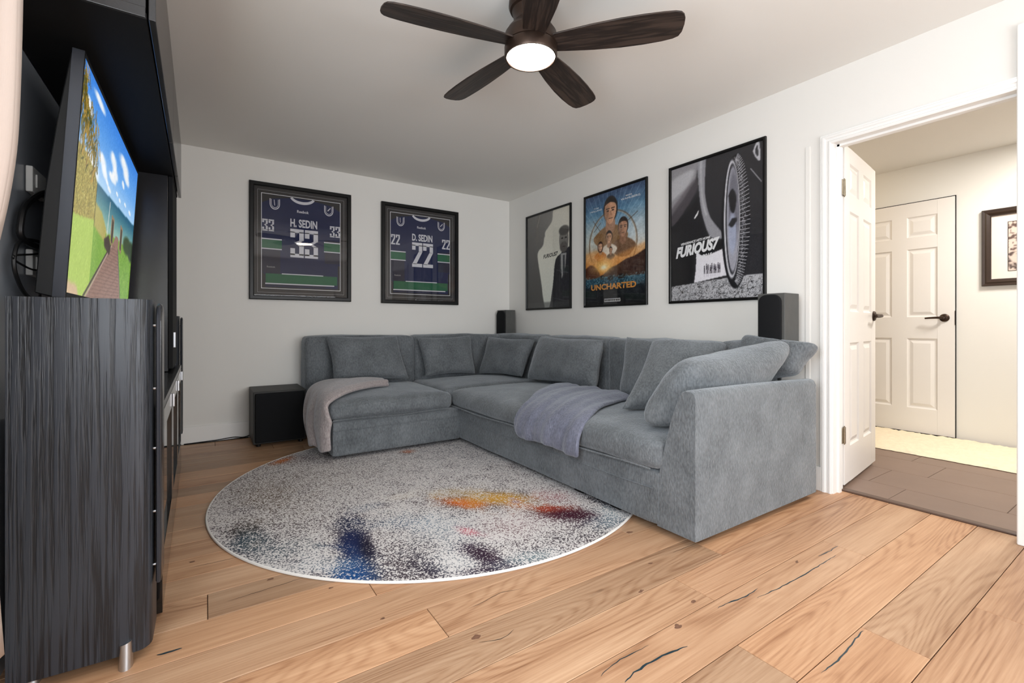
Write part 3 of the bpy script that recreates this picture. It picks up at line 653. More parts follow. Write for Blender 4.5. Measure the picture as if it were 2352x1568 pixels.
for i in range(9):
    x = .40 + i * .021 + .004 * (i % 2); y = .772 - .006 * ((i * 2) % 3); c.line(x, y, x, y + .022, .0075, (40, 34, 46)); c.line(x - .004, y + .02, x - .005, .815, .003, (40, 34, 46)); c.line(x + .004, y + .02, x + .006, .815, .003, (40, 34, 46)); c.ell(x, y - .010, .0055, .005, (40, 34, 46), .5); c.line(x, .817, x, .838, .004, (160, 150, 170), .4)
c.curve([(-.1, .895), (.3, .875), (.68, .86), (1.1, .87), (1.1, 1.1), (-.1, 1.1)], (188, 188, 192), 1)
n = c.noise(1, 31, 1) + c.noise(.6, 33, 3); c.blend((c.v > .885 - .03 * c.u) * np.clip(n * (1 - 2.2 * np.clip(.96 - c.v, 0, 1)), 0, 1), (20, 20, 22)); 
c.ell(.73, .485, .145, .45, (24, 24, 28), .03)                     # tyre
for i in range(44):
    a = R(-80 + i * 160 / 43); x1, y1 = .715 + .065 * math.cos(a) , .48 + .41 * math.sin(a); x2, y2 = .73 + .143 * math.cos(a), .485 + .445 * math.sin(a) - .012
    c.line(x1, y1, x2, y2, .0035, (214, 214, 220), .75)
m = np.clip(c.noise(1.2, 40, 1), 0, 1) * np.exp(-((c.u - (.705 + .105 * np.sqrt(np.clip(1 - ((c.v - .48) / .45) ** 2, 0, 1)))) / .028) ** 2) * (np.abs(c.v - .47) < .42); c.blend(m * .9, (200, 200, 206))
c.ell(.695, .465, .082, .40, (196, 196, 202), .05); c.ell(.70, .465, .070, .375, (40, 40, 46), .05)
c.ell(.705, .465, .062, .355, (160, 160, 170), .08); c.ell(.712, .40, .050, .26, (112, 112, 122), .3); c.ell(.70, .56, .040, .14, (168, 176, 200), .4, .8)
c.curve([(.66, .30), (.70, .26), (.74, .32), (.72, .42), (.68, .40)], (30, 30, 34), 2); c.curve([(.66, .50), (.70, .46), (.75, .47), (.70, .52)], (40, 40, 44), 2)
c.curve([(.90, .05), (.935, .0), (.96, .0), (.97, .12), (.93, .10)], (190, 190, 196), 1); c.curve([(.92, .05), (.945, .02), (.95, .09), (.93, .08)], (50, 50, 54), 1)
c.line(.88, .16, .98, .26, .005, (140, 140, 146)); c.addn(.03, 50, 1)
r_, F = poster(-2.288, -3.033, 1.137, 2.186, 'framed dark film poster showing a car wheel, nearest the doorway', c)
lettering('lettering', 'FURIOUS7', INKW, r_, F, (.055, .57, .600, .685), .0065, .055, .28, .035)
lettering('lettering', 'VENGEANCE HITS HOME', INKW, r_, F, (.12, .47, .572, .590), .0065, .035, .25, .022)
lettering('lettering', '4.3.2015', INKW, r_, F, (.30, .485, .682, .705), .0065, .03, .2, .012)
lettering('lettering', 'IMAX', INKK, r_, F, (.56, .63, .962, .970), .0065, .03)

# framed picture in the hall
c = Canvas(90, 70, (214, 196, 184))
n = c.noise(1, 61, 2) + c.noise(.8, 62, 5)
c.blend(np.clip(n * 1.6, 0, 1) * (c.v < .6) * (c.u < .6), (96, 76, 70)); c.curve([(.3, .45), (.7, .28), (1.1, .2), (1.1, .6), (.35, .62)], (86, 64, 58), 1); c.poly([(.35, .42), (1, .25), (1, .30), (.35, .50)], (226, 208, 196)); c.poly([(.45, .55), (1, .45), (1, .5), (.45, .58)], (226, 208, 196))
c.blend((c.v > .62) * np.clip(.6 + n, 0, 1), (70, 54, 50)); c.curve([(.0, .7), (.4, .68), (.5, .75), (.1, .85)], (214, 196, 184), 1)
root, F, P, Wd, Hd = picture('framed_picture', 'dark brown framed brown toned photograph on the hall wall', 'framed picture', None, 'hall', -3.575, -4.42, 1.288, 1.905, [(0, 0), (0, .022), (.006, .028), (.020, .024), (.030, .030), (.048, .018), (.055, .018), (.055, .008)], BROWNF, .055)
flat('mat_board', mat('cream_mat', S(244, 228, 216), .7, .2), root, F, [rect(0, 1, 0, 1)], .008)
o = F(.13, .12, .0095); c.mesh('picture_print', PRINT, root, o, F(.87, .12, .0095) - o, F(.13, .88, .0095) - o)
b = frame_ring(0, 1, 0, 1, 0, [(0, 0)], lambda u, v, h: (0, 0, 0)); b.bm.free()
flat('mat_line', INKK, root, F, [rect(.125, .875, .112, .120), rect(.125, .875, .88, .888), rect(.125, .13, .112, .888), rect(.87, .875, .112, .888)], .0096)
pane(root, F, .014)

# ------------------------------------------------------------------ round rug
RC, RR = (-1.757, -1.857), 1.25
def rug():
    blobs = [  # x, y, rx, ry, angle(deg), colour, tint strength, dark density
        (-2.475, -2.54, .062, .30, -10, (26, 38, 84), 1.0, .98), (-2.545, -2.80, .085, .16, -10, (28, 82, 146), .95, .78), (-2.425, -2.33, .07, .10, 0, (40, 44, 70), .7, .6), (-2.43, -2.60, .03, .12, -10, (24, 20, 40), .8, .95), (-2.62, -2.20, .12, .10, 20, (96, 84, 84), .5, .5), (-2.75, -2.42, .10, .10, 0, (70, 96, 110), .6, .55), (-2.65, -2.62, .14, .08, -30, (150, 176, 190), .5, .35), (-2.30, -2.15, .10, .05, 0, (84, 110, 140), .5, .45), (-2.28, -2.90, .05, .12, 10, (44, 42, 64), .7, .8),
        (-2.20, -2.44, .17, .08, -35, (70, 100, 132), .6, .55), (-2.07, -2.60, .14, .22, 10, (136, 168, 188), .6, .35), (-2.15, -2.95, .10, .2, 0, (170, 196, 206), .5, .2),
        (-1.84, -2.38, .15, .075, -42, (232, 112, 40), 1, .85), (-1.66, -2.42, .22, .10, -42, (226, 170, 66), .95, .75), (-1.80, -2.22, .16, .07, -35, (210, 176, 104), .6, .5), (-1.62, -2.60, .10, .06, -30, (222, 150, 110), .6, .5),
        (-1.51, -2.72, .10, .05, -40, (232, 86, 28), 1, .85), (-1.47, -2.82, .16, .07, -42, (70, 22, 40), 1, .9), (-1.40, -2.95, .14, .07, -35, (62, 34, 52), .8, .7), (-1.39, -2.57, .10, .12, 20, (206, 120, 124), .6, .5),
        (-1.99, -2.70, .03, .06, 20, (222, 80, 104), .9, .6), (-2.05, -2.92, .055, .12, 10, (50, 26, 46), .9, .85), (-2.07, -3.05, .12, .05, -20, (56, 38, 56), .8, .75), (-1.80, -2.75, .18, .12, -20, (196, 140, 140), .45, .4),
        (-2.86, -2.10, .07, .10, 0, (62, 48, 40), .8, .75), (-2.85, -2.25, .08, .14, 5, (52, 78, 92), .8, .7), (-2.72, -1.66, .14, .22, 10, (112, 92, 74), .8, .6), (-2.66, -1.95, .16, .2, 0, (120, 104, 92), .5, .5),
        (-2.56, -.98, .10, .05, 38, (228, 116, 40), 1, .85), (-1.728, -1.24, .05, .05, 0, (226, 112, 50), .9, .8), (-2.4, -1.0, .12, .1, 0, (92, 70, 76), .7, .6), (-2.20, -1.05, .1, .1, 0, (90, 80, 84), .5, .6),
        (-2.36, -2.86, .10, .18, 0, (70, 62, 70), .6, .7), (-2.25, -2.70, .09, .14, 10, (80, 74, 80), .4, .55), (-1.37, -2.99, .10, .08, 0, (120, 168, 180), .6, .5), (-1.88, -3.06, .12, .06, -10, (130, 170, 180), .6, .5), (-1.6, -3.02, .18, .06, -20, (60, 56, 62), .5, .6),
        (-1.19, -2.78, .06, .10, 0, (40, 42, 56), .8, .8), (-1.28, -2.92, .06, .1, 20, (150, 186, 196), .6, .4), (-2.1, -2.1, .08, .05, 0, (214, 190, 140), .5, .3), (-1.5, -1.6, .5, .4, 0, (150, 158, 172), .35, .40), (-2.1, -1.6, .5, .4, 0, (170, 160, 156), .3, .42), (-2.6, -1.4, .4, .4, 0, (140, 124, 112), .5, .55), (-1.35, -1.4, .3, .4, 0, (110, 116, 130), .4, .5)]
    NR, NA = 90, 360; verts, faces, cols = [], [], []
    for i in range(NR + 1):
        for j in range(NA):
            r = RR * i / NR; a = 2 * math.pi * j / NA; verts.append((r * math.cos(a), r * math.sin(a), .010))
    V = np.array(verts); x = V[:, 0] + RC[0]; y = V[:, 1] + RC[1]
    C = np.tile(np.array([.40, .36, .38]), (len(V), 1)); D = np.full(len(V), .36)
    wob = np.array([noise.noise(Vector((a * 9, c * 9, 0))) for a, c in zip(x, y)]); wb2 = np.array([noise.noise(Vector((a * 26, c * 26, 5))) for a, c in zip(x, y)])
    D += wob * .20 + wb2 * .10
    for bx, by, rx, ry, an, col, st, dd in blobs:
        c_, s_ = math.cos(R(an)), math.sin(R(an)); dx, dy = x - bx, y - by; X = (dx * c_ + dy * s_) / rx; Y = (-dx * s_ + dy * c_) / ry
        q = np.exp(-((X * X + Y * Y) * np.maximum(.15, 1 + .9 * wob + .5 * wb2)) ** 1.3 * .8) * st
        C = C * (1 - q[:, None]) + np.array(col) / 255. * q[:, None]; D = D * (1 - q) + dd * q
    for i in range(NR):
        for j in range(NA):
            k = (j + 1) % NA; faces.append((i * NA + j, (i + 1) * NA + j, (i + 1) * NA + k, i * NA + k)) if i else faces.append((j, NA + j, NA + k))
    faces = [f if len(f) == 4 else (0, f[1], f[2]) for f in faces]
    me = bpy.data.meshes.new('pile'); me.from_pydata(verts, [], faces)
    at = me.color_attributes.new('Col', 'FLOAT_COLOR', 'POINT'); cc = np.ones((len(V), 4), np.float32); cc[:, :3] = lin(np.clip(C, 0, 1)); cc[:, 3] = np.clip(D, 0, 1); at.data.foreach_set('color', cc.ravel())
    m, nt, p = nmat('speckled_rug_pile'); L = nt.links.new
    a = N(nt, 'ShaderNodeAttribute'); a.attribute_name = 'Col'; tc = N(nt, 'ShaderNodeTexCoord')
    n = N(nt, 'ShaderNodeTexNoise'); n.inputs['Scale'].default_value = 135; n.inputs['Detail'].default_value = 2; n.inputs['Roughness'].default_value = .6; L(tc.outputs['Object'], n.inputs['Vector'])
    nr = N(nt, 'ShaderNodeMapRange'); nr.inputs[1].default_value = .30; nr.inputs[2].default_value = .70; L(n.outputs[0], nr.inputs[0])
    sb = N(nt, 'ShaderNodeMath', operation='SUBTRACT'); L(a.outputs['Alpha'], sb.inputs[0]); L(nr.outputs[0], sb.inputs[1])
    st = N(nt, 'ShaderNodeMapRange'); st.inputs[1].default_value = -.09; st.inputs[2].default_value = .09; L(sb.outputs[0], st.inputs[0])
    mx = N(nt, 'ShaderNodeMix', data_type='RGBA'); L(st.outputs[0], mx.inputs[0]); mx.inputs[6].default_value = S(226, 222, 220)
    dk = N(nt, 'ShaderNodeMix', data_type='RGBA'); dk.inputs[0].default_value = .22; L(a.outputs['Color'], dk.inputs[6]); dk.inputs[7].default_value = (.02, .02, .025, 1); L(dk.outputs[2], mx.inputs[7])
    lt = N(nt, 'ShaderNodeMix', data_type='RGBA'); lt.inputs[0].default_value = .16; lt.inputs[6].default_value = S(228, 224, 222); L(a.outputs['Color'], lt.inputs[7]); L(lt.outputs[2], mx.inputs[6])
    L(mx.outputs[2], p.inputs['Base Color']); p.inputs['Roughness'].default_value = .95; p.inputs['Specular IOR Level'].default_value = .1
    b = N(nt, 'ShaderNodeBump'); b.inputs['Strength'].default_value = .5; b.inputs['Distance'].default_value = .003; L(n.outputs[0], b.inputs['Height']); L(b.outputs[0], p.inputs['Normal'])
    me.materials.append(m)
    root = empty('round_rug', (RC[0], RC[1], .0005), 'round pale rug with speckled multicolour abstract blotches', 'rug')
    o = bpy.data.objects.new('pile', me); COL.objects.link(o); o.parent = root
    MB().tube([(1.252 * math.cos(2 * math.pi * i / 180), 1.252 * math.sin(2 * math.pi * i / 180), .0055) for i in range(181)], .0058, 6).build('bound_edge', mat('white_binding', S(232, 230, 226), .8, .2), root, True, world=False)
rug()

# ------------------------------------------------------------------ media wall unit (front plane turned 0.55 degrees)
mu = empty('media_wall_unit', (-3.133, -2.96, 0), 'black wall unit with bridge cupboards and glass fronted base', 'cabinet', rz=R(.545))
bx = lambda nm, m, *a, bev=.002: box(nm, m, mu, *a, bev, world=False)
bx('back_panel', BACKP, -.362, -.352, .0, 2.2, .0, 1.83, bev=0)
# bridge
bx('bridge_base', UNITD, -.35, -.018, .002, 2.2, 1.83, 1.848)
bx('bridge_top', UNITD, -.35, -.018, .002, 2.2, 2.172, 2.19)
bx('side_panel', UNIT, -.35, -.020, 0.003, .021, 1.850, 2.172, bev=.001)
bx('side_rail', UNIT, -.35, -.020, -.002, .021, 1.832, 1.862)
for a, c in ((.000, 1.055), (1.060, 1.64), (1.645, 2.198)):
    dr = bx('cupboard_door', UNIT, -.014, .003, a, c, 1.83, 2.19)
bx('divider', UNITD, -.35, -.02, 1.05, 1.066, 1.849, 2.171); bx('side_panel', UNITD, -.35, -.02, 2.18, 2.2, 1.849, 2.171)
# tower at the far end
bx('tower_side', UNIT, -.35, -.045, 1.655, 1.675, .705, 1.829)
bx('tower_side', UNITD, -.35, -.045, 2.18, 2.198, .705, 1.829)
td = bx('tower_door', UNITD, -.043, -.022, 1.655, 2.198, .72, 1.826)
MB().box(-.022, -.010, 1.70, 1.712, .84, .93, .002).build('handle', METAL, td, world=False)
# base
bx('base_top', UNIT, -.35, .003, .27, 2.205, .68, .702)
bx('base_side', UNITD, -.35, -.018, .28, .30, .0, .68); bx('base_side', UNITD, -.35, -.018, 2.18, 2.2, .0, .68)
bx('plinth', UNITD, -.35, -.04, .30, 2.18, .0, .05); bx('shelf', UNITD, -.35, -.06, .30, 2.18, .34, .356); bx('divider', UNITD, -.35, -.02, .985, 1.003, .05, .68); bx('divider', UNITD, -.35, -.02, 1.585, 1.603, .05, .68)
GLOSSB = mat('black_gloss_front', S(16, 15, 15), .10, .6, var=.1, vscale=20)
for a, c in ((.282, .990), (.996, 1.588), (1.594, 2.198)):
    r = empty('glass_door', (0, 0, 0)); r.parent = mu
    f = MB(); z0, z1, s = .012, .676, .07
    f.box(-.016, .003, a, a + s, z0, z1, .001, 1).box(-.016, .003, c - s, c, z0, z1, .001, 1).box(-.016, .003, a + s, c - s, z1 - s, z1, .001, 1).box(-.016, .003, a + s, c - s, z0, .20, .001, 1)
    fo = f.build('door_frame', GLOSSB, mu, world=False); bpy.data.objects.remove(r)
    MB().box(-.010, -.006, a + s, c - s, .20, z1 - s).build('door_glass', mat('smoked_glass', S(8, 8, 9), .03, .8), fo, world=False)
    MB().box(.003, .012, c - .03, c - .018, .60, .66, .002).build('handle', METAL, fo, world=False)

# television on a wall arm
tv = empty('television', (-3.357, -2.115, 1.050), 'large flat television showing a boardwalk to the sea', 'television')
tv.rotation_euler = (0, R(3.4), 0)
TW, TH = 1.312, .735
b = MB(); t = bmesh.new()
prof = [(-.022, 0), (-.062, .01), (-.058, .30), (-.045, .52), (-.028, TH - .02), (-.022, TH - .002)]
b.prism([(x, -TW / 2 + .004, z) for x, z in prof], (0, TW - .008, 0), .003, 1)
b.build('rear_housing', TVB, tv, world=False)
b = MB(); fw = .012
b.box(-.024, .004, -TW / 2, -TW / 2 + fw, 0, TH, .002).box(-.024, .004, TW / 2 - fw, TW / 2, 0, TH, .002).box(-.024, .004, -TW / 2 + fw, TW / 2 - fw, TH - fw, TH, .002).box(-.024, .004, -TW / 2 + fw, TW / 2 - fw, 0, .018, .002)
b.build('bezel', TVB, tv, world=False)
MB().box(-.024, .0035, -TW / 2 - .0015, -TW / 2 + .0005, .002, TH - .002).build('side_trim', TVM, tv, world=False)
MB().box(-.125, -.055, -.12, .12, .22, .46, .004).build('wall_bracket', RUBBER, tv, world=False)
c = Canvas(240, 140, (90, 160, 220))
c.vgrad([(0, (62, 134, 228)), (.25, (108, 172, 240)), (.42, (176, 214, 246)), (.46, (190, 216, 236)), (1, (190, 216, 236))])
for x, y, rx, ry in ((.295, .29, .035, .05), (.33, .33, .03, .04), (.456, .20, .04, .055), (.50, .25, .035, .045), (.44, .30, .03, .03), (.481, .286, .03, .04), (.66, .12, .07, .06), (.72, .17, .05, .05), (.665, .24, .02, .03), (.38, .36, .015, .02), (.42, .38, .02, .02), (.56, .345, .015, .015), (.62, .36, .014, .016), (.74, .34, .016, .016), (.86, .35, .02, .02), (.09, .15, .03, .05), (.2, .05, .05, .03), (.16, .38, .06, .06)):
    c.ell(x, y, rx * 1.3, ry * .55, (246, 250, 254), 1.0, .95); c.ell(x + rx * .6, y + ry * .35, rx * .9, ry * .4, (240, 246, 252), 1.0, .9); c.ell(x - rx * .4, y - ry * .3, rx * .6, ry * .35, (250, 252, 254), 1.0, .9)
q = c.soft(c.pmask([(.24, .425), (1, .395), (1, .62), (.24, .62)]), 1); g = np.clip((c.v - .42) / .16, 0, 1)[..., None]
c.blend(q, (1 - g) * np.array((22, 92, 122)) / 255 + g * np.array((140, 182, 170)) / 255)
c.poly([(.24, .54), (.45, .62), (.62, .60), (1, .62), (1, .70), (.24, .66)], (202, 196, 150), 3)
c.poly([(-.1, .66), (.24, .61), (.45, .62), (.62, .60), (.80, .60), (1.1, .68), (1.1, 1.1), (-.1, 1.1)], (112, 160, 44), 1)
c.poly([(-.1, .66), (.24, .60), (.245, 1.1), (-.1, 1.1)], (168, 196, 84), 0)
c.blend(((c.v > .62) * np.clip(c.noise(.8, 11, 1) + c.noise(.5, 12, 4), 0, 1)) * .35, (206, 224, 120)); c.blend(((c.v > .62) * (c.u > .6) * np.clip(c.noise(.8, 13, 2), 0, 1)) * .4, (60, 110, 24))
c.poly([(-.1, .93), (.10, .955), (.19, 1.1), (-.1, 1.1)], (206, 176, 140), 4)
c.poly([(-.1, .36), (.02, .36), (.10, .36), (.20, .385), (.245, .43), (.246, .61), (.1, .645), (-.1, .68)], (160, 144, 66), 1)
hm = c.soft(c.pmask([(-.1, .36), (.02, .36), (.10, .36), (.20, .385), (.245, .43), (.246, .61), (.1, .645), (-.1, .68)]), 1)
c.blend(hm * np.clip(c.noise(1.2, 15, 1) + c.noise(.6, 16, 3), 0, 1) * .7, (216, 206, 120)); c.blend(hm * np.clip(c.noise(1.2, 17, 1), 0, 1) * .6, (96, 92, 36))
c.poly([(.245, .52), (.34, .54), (.42, .60), (.42, .68), (.245, .64)], (176, 166, 90), 2); c.line(.245, .44, .245, .64, .004, (84, 80, 34))
for x, y0, y1 in ((.02, .05, .40), (.045, .10, .38), (.10, .25, .42), (.175, .22, .43)): c.line(x, y0, x + .005, y1, .004, (120, 92, 50), .9)
rs = random.Random(4)
for cx, cy, n_, sx in ((.02, .10, 90, .06), (.06, .22, 80, .06), (.13, .24, 90, .07), (.19, .31, 60, .05)):
    for i in range(n_):
        x = cx + rs.gauss(0, sx * .45); y = cy + rs.gauss(0, .055); c.line(x, y, x + rs.uniform(-.03, .03), y + rs.uniform(.01, .07), .0035, rs.choice([(96, 84, 28), (142, 116, 40), (70, 74, 24), (186, 150, 64)]), .9)
c.poly([(.185, 1.02), (.39, .80), (.47, .72), (.555, .645), (.600, .585), (.655, .59), (.66, .66), (.72, .80), (.79, 1.02)], (146, 112, 98), 0)
for i in range(46): 
    y = .66 + .35 * (i / 46) ** 1.3; c.line(.20, y + .02, .80, y - .03, .0012, (104, 76, 66), .0)
bm_ = c.pmask([(.20, 1.02), (.40, .80), (.48, .72), (.555, .65), (.655, .66), (.71, .80), (.775, 1.02)]); c.blend(bm_ * (np.sin((c.v + c.u * .06) * 320) > .2) * .35, (92, 66, 58))
c.line(.175, 1.0, .53, .66, .006, (60, 46, 40)); c.line(.20, 1.0, .54, .66, .005, (176, 150, 136)); c.line(.66, .66, .80, 1.0, .006, (90, 80, 90))
c.line(.456, .44, .44, .64, .004, (230, 230, 224)); c.poly([(.40, .66), (.47, .62), (.52, .68), (.50, .73), (.41, .70)], (58, 44, 34), 1)
for x in (.50, .68): c.poly([(x, .49), (x + .05, .505), (x + .05, .67), (x, .655)], (150, 122, 92)); c.poly([(x + .012, .51), (x + .04, .52), (x + .04, .65), (x + .012, .645)], (62, 58, 50))
c.ell(.86, .585, .10, .06, (44, 66, 30), .4); c.ell(.97, .60, .08, .07, (36, 60, 28), .4); c.addn(.03, 19, 1)
c.mesh('screen', SCREEN, tv, (.0012, -TW / 2 + fw, TH - fw), (0, TW - 2 * fw, 0), (0, 0, -(TH - fw - .018)))

# wall plates and cable behind the television
for z0, lab in ((1.395, 'white wall plate on the dark panel, the upper of two beside the television'), (1.13, 'white wall plate on the dark panel, the lower of two, behind the cable loops')):
    r = empty('wall_plate', (-3.487, -2.47, z0), lab, 'wall plate', 'wall plates behind the television')
    box('cover_plate', WPLAST, r, -3.487, -3.470, -2.545, -2.395, z0, z0 + .082, .003)
    box('socket', WPLAST, r, -3.4705, -3.466, -2.515, -2.425, z0 + .02, z0 + .062, .001)
pts = spline([(-3.40, -2.30, 1.44), (-3.44, -2.372, 1.429), (-3.455, -2.501, 1.403), (-3.46, -2.654, 1.331), (-3.46, -2.705, 1.269), (-3.46, -2.694, 1.227), (-3.45, -2.592, 1.215), (-3.44, -2.46, 1.225), (-3.41, -2.3, 1.22)], 8)
tag(MB().tube(pts, .009, 8).build('power_cable', RUBBER, None, True), 'thick black cable loop hanging beside the upper wall plate', 'cable')
b = MB(); b.tube(spline([(-3.44, -2.45, 1.225), (-3.455, -2.547, 1.237), (-3.46, -2.694, 1.218), (-3.46, -2.752, 1.175), (-3.46, -2.749, 1.12), (-3.455, -2.674, 1.06), (-3.44, -2.55, 1.04), (-3.43, -2.42, 1.0)], 8), .005, 6)
b.tube(spline([(-3.44, -2.44, 1.22), (-3.457, -2.6, 1.19), (-3.46, -2.76, 1.165), (-3.46, -2.72, 1.15), (-3.45, -2.58, 1.145), (-3.44, -2.46, 1.215)], 8), .003, 6)
b.tube(spline([(-3.44, -2.46, 1.22), (-3.45, -2.53, 1.12), (-3.45, -2.56, 1.05), (-3.44, -2.53, .95)], 8), .0035, 6)
tag(b.build('power_cable', RUBBER, None, True), 'tangle of thin black cables over the lower wall plate', 'cable')

# ------------------------------------------------------------------ tall floor speakers
def tower_speaker(name, label, y0, y1, xf, ztop, near=True):
    root = empty(name, (xf - .18, (y0 + y1) / 2, 0), label, 'speaker', 'tower speakers beside the wall unit')
    xb = xf - .30; n = 10; zb = .034; out = []
    for i in range(n + 1):                          # gently bowed side facing the room
        t = i / n; out.append((xb + (xf - .034 - xb) * t, y0 + .012 * (1 - t) ** 2, 0))
    for i in range(1, 6):
        a = R(i * 18); out.append((xf - .034 + .034 * math.sin(a), y0 + .040 * (1 - math.cos(a)) , 0))
    out += [(xf, y1 - .04, 0), (xf - .012, y1 - .01, 0), (xf - .034, y1, 0), (xb, y1 - .012, 0)]
    b = MB(); b.prism([(x, y, zb) for x, y, z in out], (0, 0, ztop - zb), .0)
    b.build('speaker_box', SPKWOOD, root, True)
    g = MB(); ya, yb, r_ = y0 + .045, y1 - .045, .05; zt, zl = ztop - .012, .20
    o = [(ya, zl), (ya, zt - r_)] + [(ya + r_ - r_ * math.cos(R(k * 15)), zt - r_ + r_ * math.sin(R(k * 15))) for k in range(1, 7)] + [(yb - r_ + r_ * math.sin(R(k * 15)), zt - r_ + r_ * math.cos(R(k * 15))) for k in range(0, 6)] + [(yb, zt - r_), (yb, zl)]
    g.prism([(xf + .006, y, z) for y, z in o], (.014, 0, 0), .003, 2)
    go = g.build('grille', UNIT, root, True)
    t = MB(); t.tube([(xf + .013, y - .003 if y < (ya + yb) / 2 else y + .003, z) for y, z in o], .005, 6); t.build('grille_rim', TVM, go, True)
    for z in (.25, .41, .60, .78, .97):
        MB().tube([(xf - .002, ya + .012, z), (xf + .008, ya + .012, z)], .004, 8).build('grille_peg', METAL, root, True)
    for x, y in ((xf - .058, y0 - .006), (xf - .26, y0 + .06), (xf - .058, y1 + .006), (xf - .26, y1 + .006)):
        s = 1 if y < (y0 + y1) / 2 else -1; f = MB()
        o2 = [(-.017, 0)] + [(-.017 * math.cos(R(k * 22.5)), -s * .026 * math.sin(R(k * 22.5))) for k in range(1, 8)] + [(.017, 0)]
        vb = [f.bm.verts.new((x + a, y + s * .008 + c_, .0)) for a, c_ in o2]; vt = [f.bm.verts.new((x + a * .9, y + s * .008 + c_ * .45, .068 + a * .25)) for a, c_ in o2]
        k = len(o2); f.bm.faces.new(vt); f.bm.faces.new(vb[::-1])
        for i in range(k): f.bm.faces.new((vb[i], vb[(i + 1) % k], vt[(i + 1) % k], vt[i]))
        bmesh.ops.recalc_face_normals(f.bm, faces=f.bm.faces[:]); f.build('foot', WPLAST if False else METAL, root, True)
tower_speaker('tower_speaker', 'tall black woodgrain speaker with silver foot in front of the wall unit', -2.905, -2.70, -3.144, 1.046)
tower_speaker('tower_speaker', 'tall black speaker mostly hidden behind the far end of the wall unit', -.62, -.40, -3.170, 1.035, False)

# subwoofer beside the sofa
sw = empty('subwoofer', (-2.50, -.24, 0), 'black box subwoofer on the floor at the left end of the sofa', 'speaker')
box('cabinet', SUBM, sw, -2.700, -2.315, -.43, -.02, .022, .440, .006, seg=3)
box('front_grille', FABRIC_D, sw, -2.688, -2.327, -.456, -.431, .035, .428, .010, seg=4)
for x in (-2.66, -2.35):
    for y in (-.40, -.06): MB().lathe([(.016, 0), (.018, .022)], (x, y, .001), 16).build('foot', RUBBER, sw, True)

# small box speakers behind the sofa, on slim stands
def sat(label, c, rz, w, d, z0, z1):
    t = empty('box_speaker', (c[0], c[1], 0), label, 'speaker', 'box speakers behind the sofa', rz=rz)
    box('speaker_box', SPKBOX, t, -w / 2, w / 2, -d / 2, d / 2, z0, z1, .003, world=False)
    zc, r_ = z1 - .008, w * .28; ya = w / 2 - .014; o = [(-ya, z0 + .01), (-ya, zc - r_)] + [(-ya + r_ - r_ * math.cos(R(k * 15)), zc - r_ + r_ * math.sin(R(k * 15))) for k in range(1, 7)] + [(ya - r_ + r_ * math.sin(R(k * 15)), zc - r_ + r_ * math.cos(R(k * 15))) for k in range(0, 6)] + [(ya, zc - r_), (ya, z0 + .01)]
    g = MB(); g.prism([(x, -d / 2 - .004, z) for x, z in o], (0, -.018, 0), .006, 3); g.build('grille', FABRIC_D, t, True, world=False)
    MB().tube([(0, 0, .02), (0, 0, z0)], .014, 12).build('stand_pole', RUBBER, t, True, world=False)
    MB().box(-.07, .07, -.06, .06, .0, .02, .004).build('stand_foot', RUBBER, t, world=False)
sat('black box speaker standing at the doorway end behind the sofa', (-.150, -3.178, 0), R(-90), .158, .165, .78, 1.158)
sat('small black box speaker standing in the room corner behind the sofa', (-.125, -.128, 0), R(-90), .190, .125, .80, 1.143)

# ------------------------------------------------------------------ sectional sofa
def rbox(x0, x1, y0, y1, z0, z1, r, n=14, puff=(0, 0, 0), low=0, wob=.004, seed=0, push=(0, 0, 0)):
    """soft block: rounded box whose faces bulge by puff (x, y, z); low = bulge of underside"""
    c = Vector(((x0 + x1) / 2, (y0 + y1) / 2, (z0 + z1) / 2)); h = Vector((abs(x1 - x0) / 2, abs(y1 - y0) / 2, abs(z1 - z0) / 2)); r = min(r, min(h))
    t = bmesh.new(); cache = {}
    def W_(q): return math.copysign(1 - (1 - abs(q)) ** 1.5, q)
    def vert(q):
        k = tuple(round(v, 4) for v in q)
        if k in cache: return cache[k]
        p = Vector([h[i] * W_(q[i]) for i in range(3)]); inn = Vector([max(-(h[i] - r), min(h[i] - r, p[i])) for i in range(3)]); d = p - inn
        if d.length > 1e-9: p = inn + d.normalized() * r
        a = [p[i] / h[i] for i in range(3)]; f = lambda u: max(0, 1 - abs(u) ** 2.4)
        p.x += math.copysign(puff[0] * f(a[1]) * f(a[2]), p.x) * (abs(a[0]) > .55); p.y += math.copysign(puff[1] * f(a[0]) * f(a[2]), p.y) * (abs(a[1]) > .55)
        if a[2] > 0: p.z += puff[2] * f(a[0]) * f(a[1]) * a[2]
        else: p.z -= low * f(a[0]) * f(a[1])
        p += c; nz = noise.noise_vector(p * 5 + Vector((seed, 0, 0))) * wob + noise.noise_vector(p * 15 + Vector((0, seed, 0))) * wob * .35
        cache[k] = t.verts.new(p + nz); return cache[k]
    g = [-1 + 2 * i / n for i in range(n + 1)]
    for ax in range(3):
        for sgn in (-1, 1):
            for i in range(n):
                for j in range(n):
                    q = []
                    for a, b_ in ((i, j), (i + 1, j), (i + 1, j + 1), (i, j + 1)):
                        v = [0, 0, 0]; v[ax] = sgn; v[(ax + 1) % 3] = g[a]; v[(ax + 2) % 3] = g[b_]; q.append(vert(v))
                    t.faces.new(q if sgn > 0 else q[::-1])
    m = MB(); m.add(t); return m
sofa = empty('sectional_sofa', (-1.2, -1.2, 0), 'grey upholstered corner sectional sofa with one high arm by the doorway', 'sofa')
def sp(name, mb, m=SOFA): return mb.build(name, m, sofa, True)
sp('base', rbox(-2.270, -1.26, -1.195, -.06, .035, .285, .018, 12, (0, .004, 0), 0, .003, 1))
sp('base', rbox(-1.262, -.06, -3.195, -.06, .035, .290, .018, 16, (.004, 0, 0), 0, .003, 2))
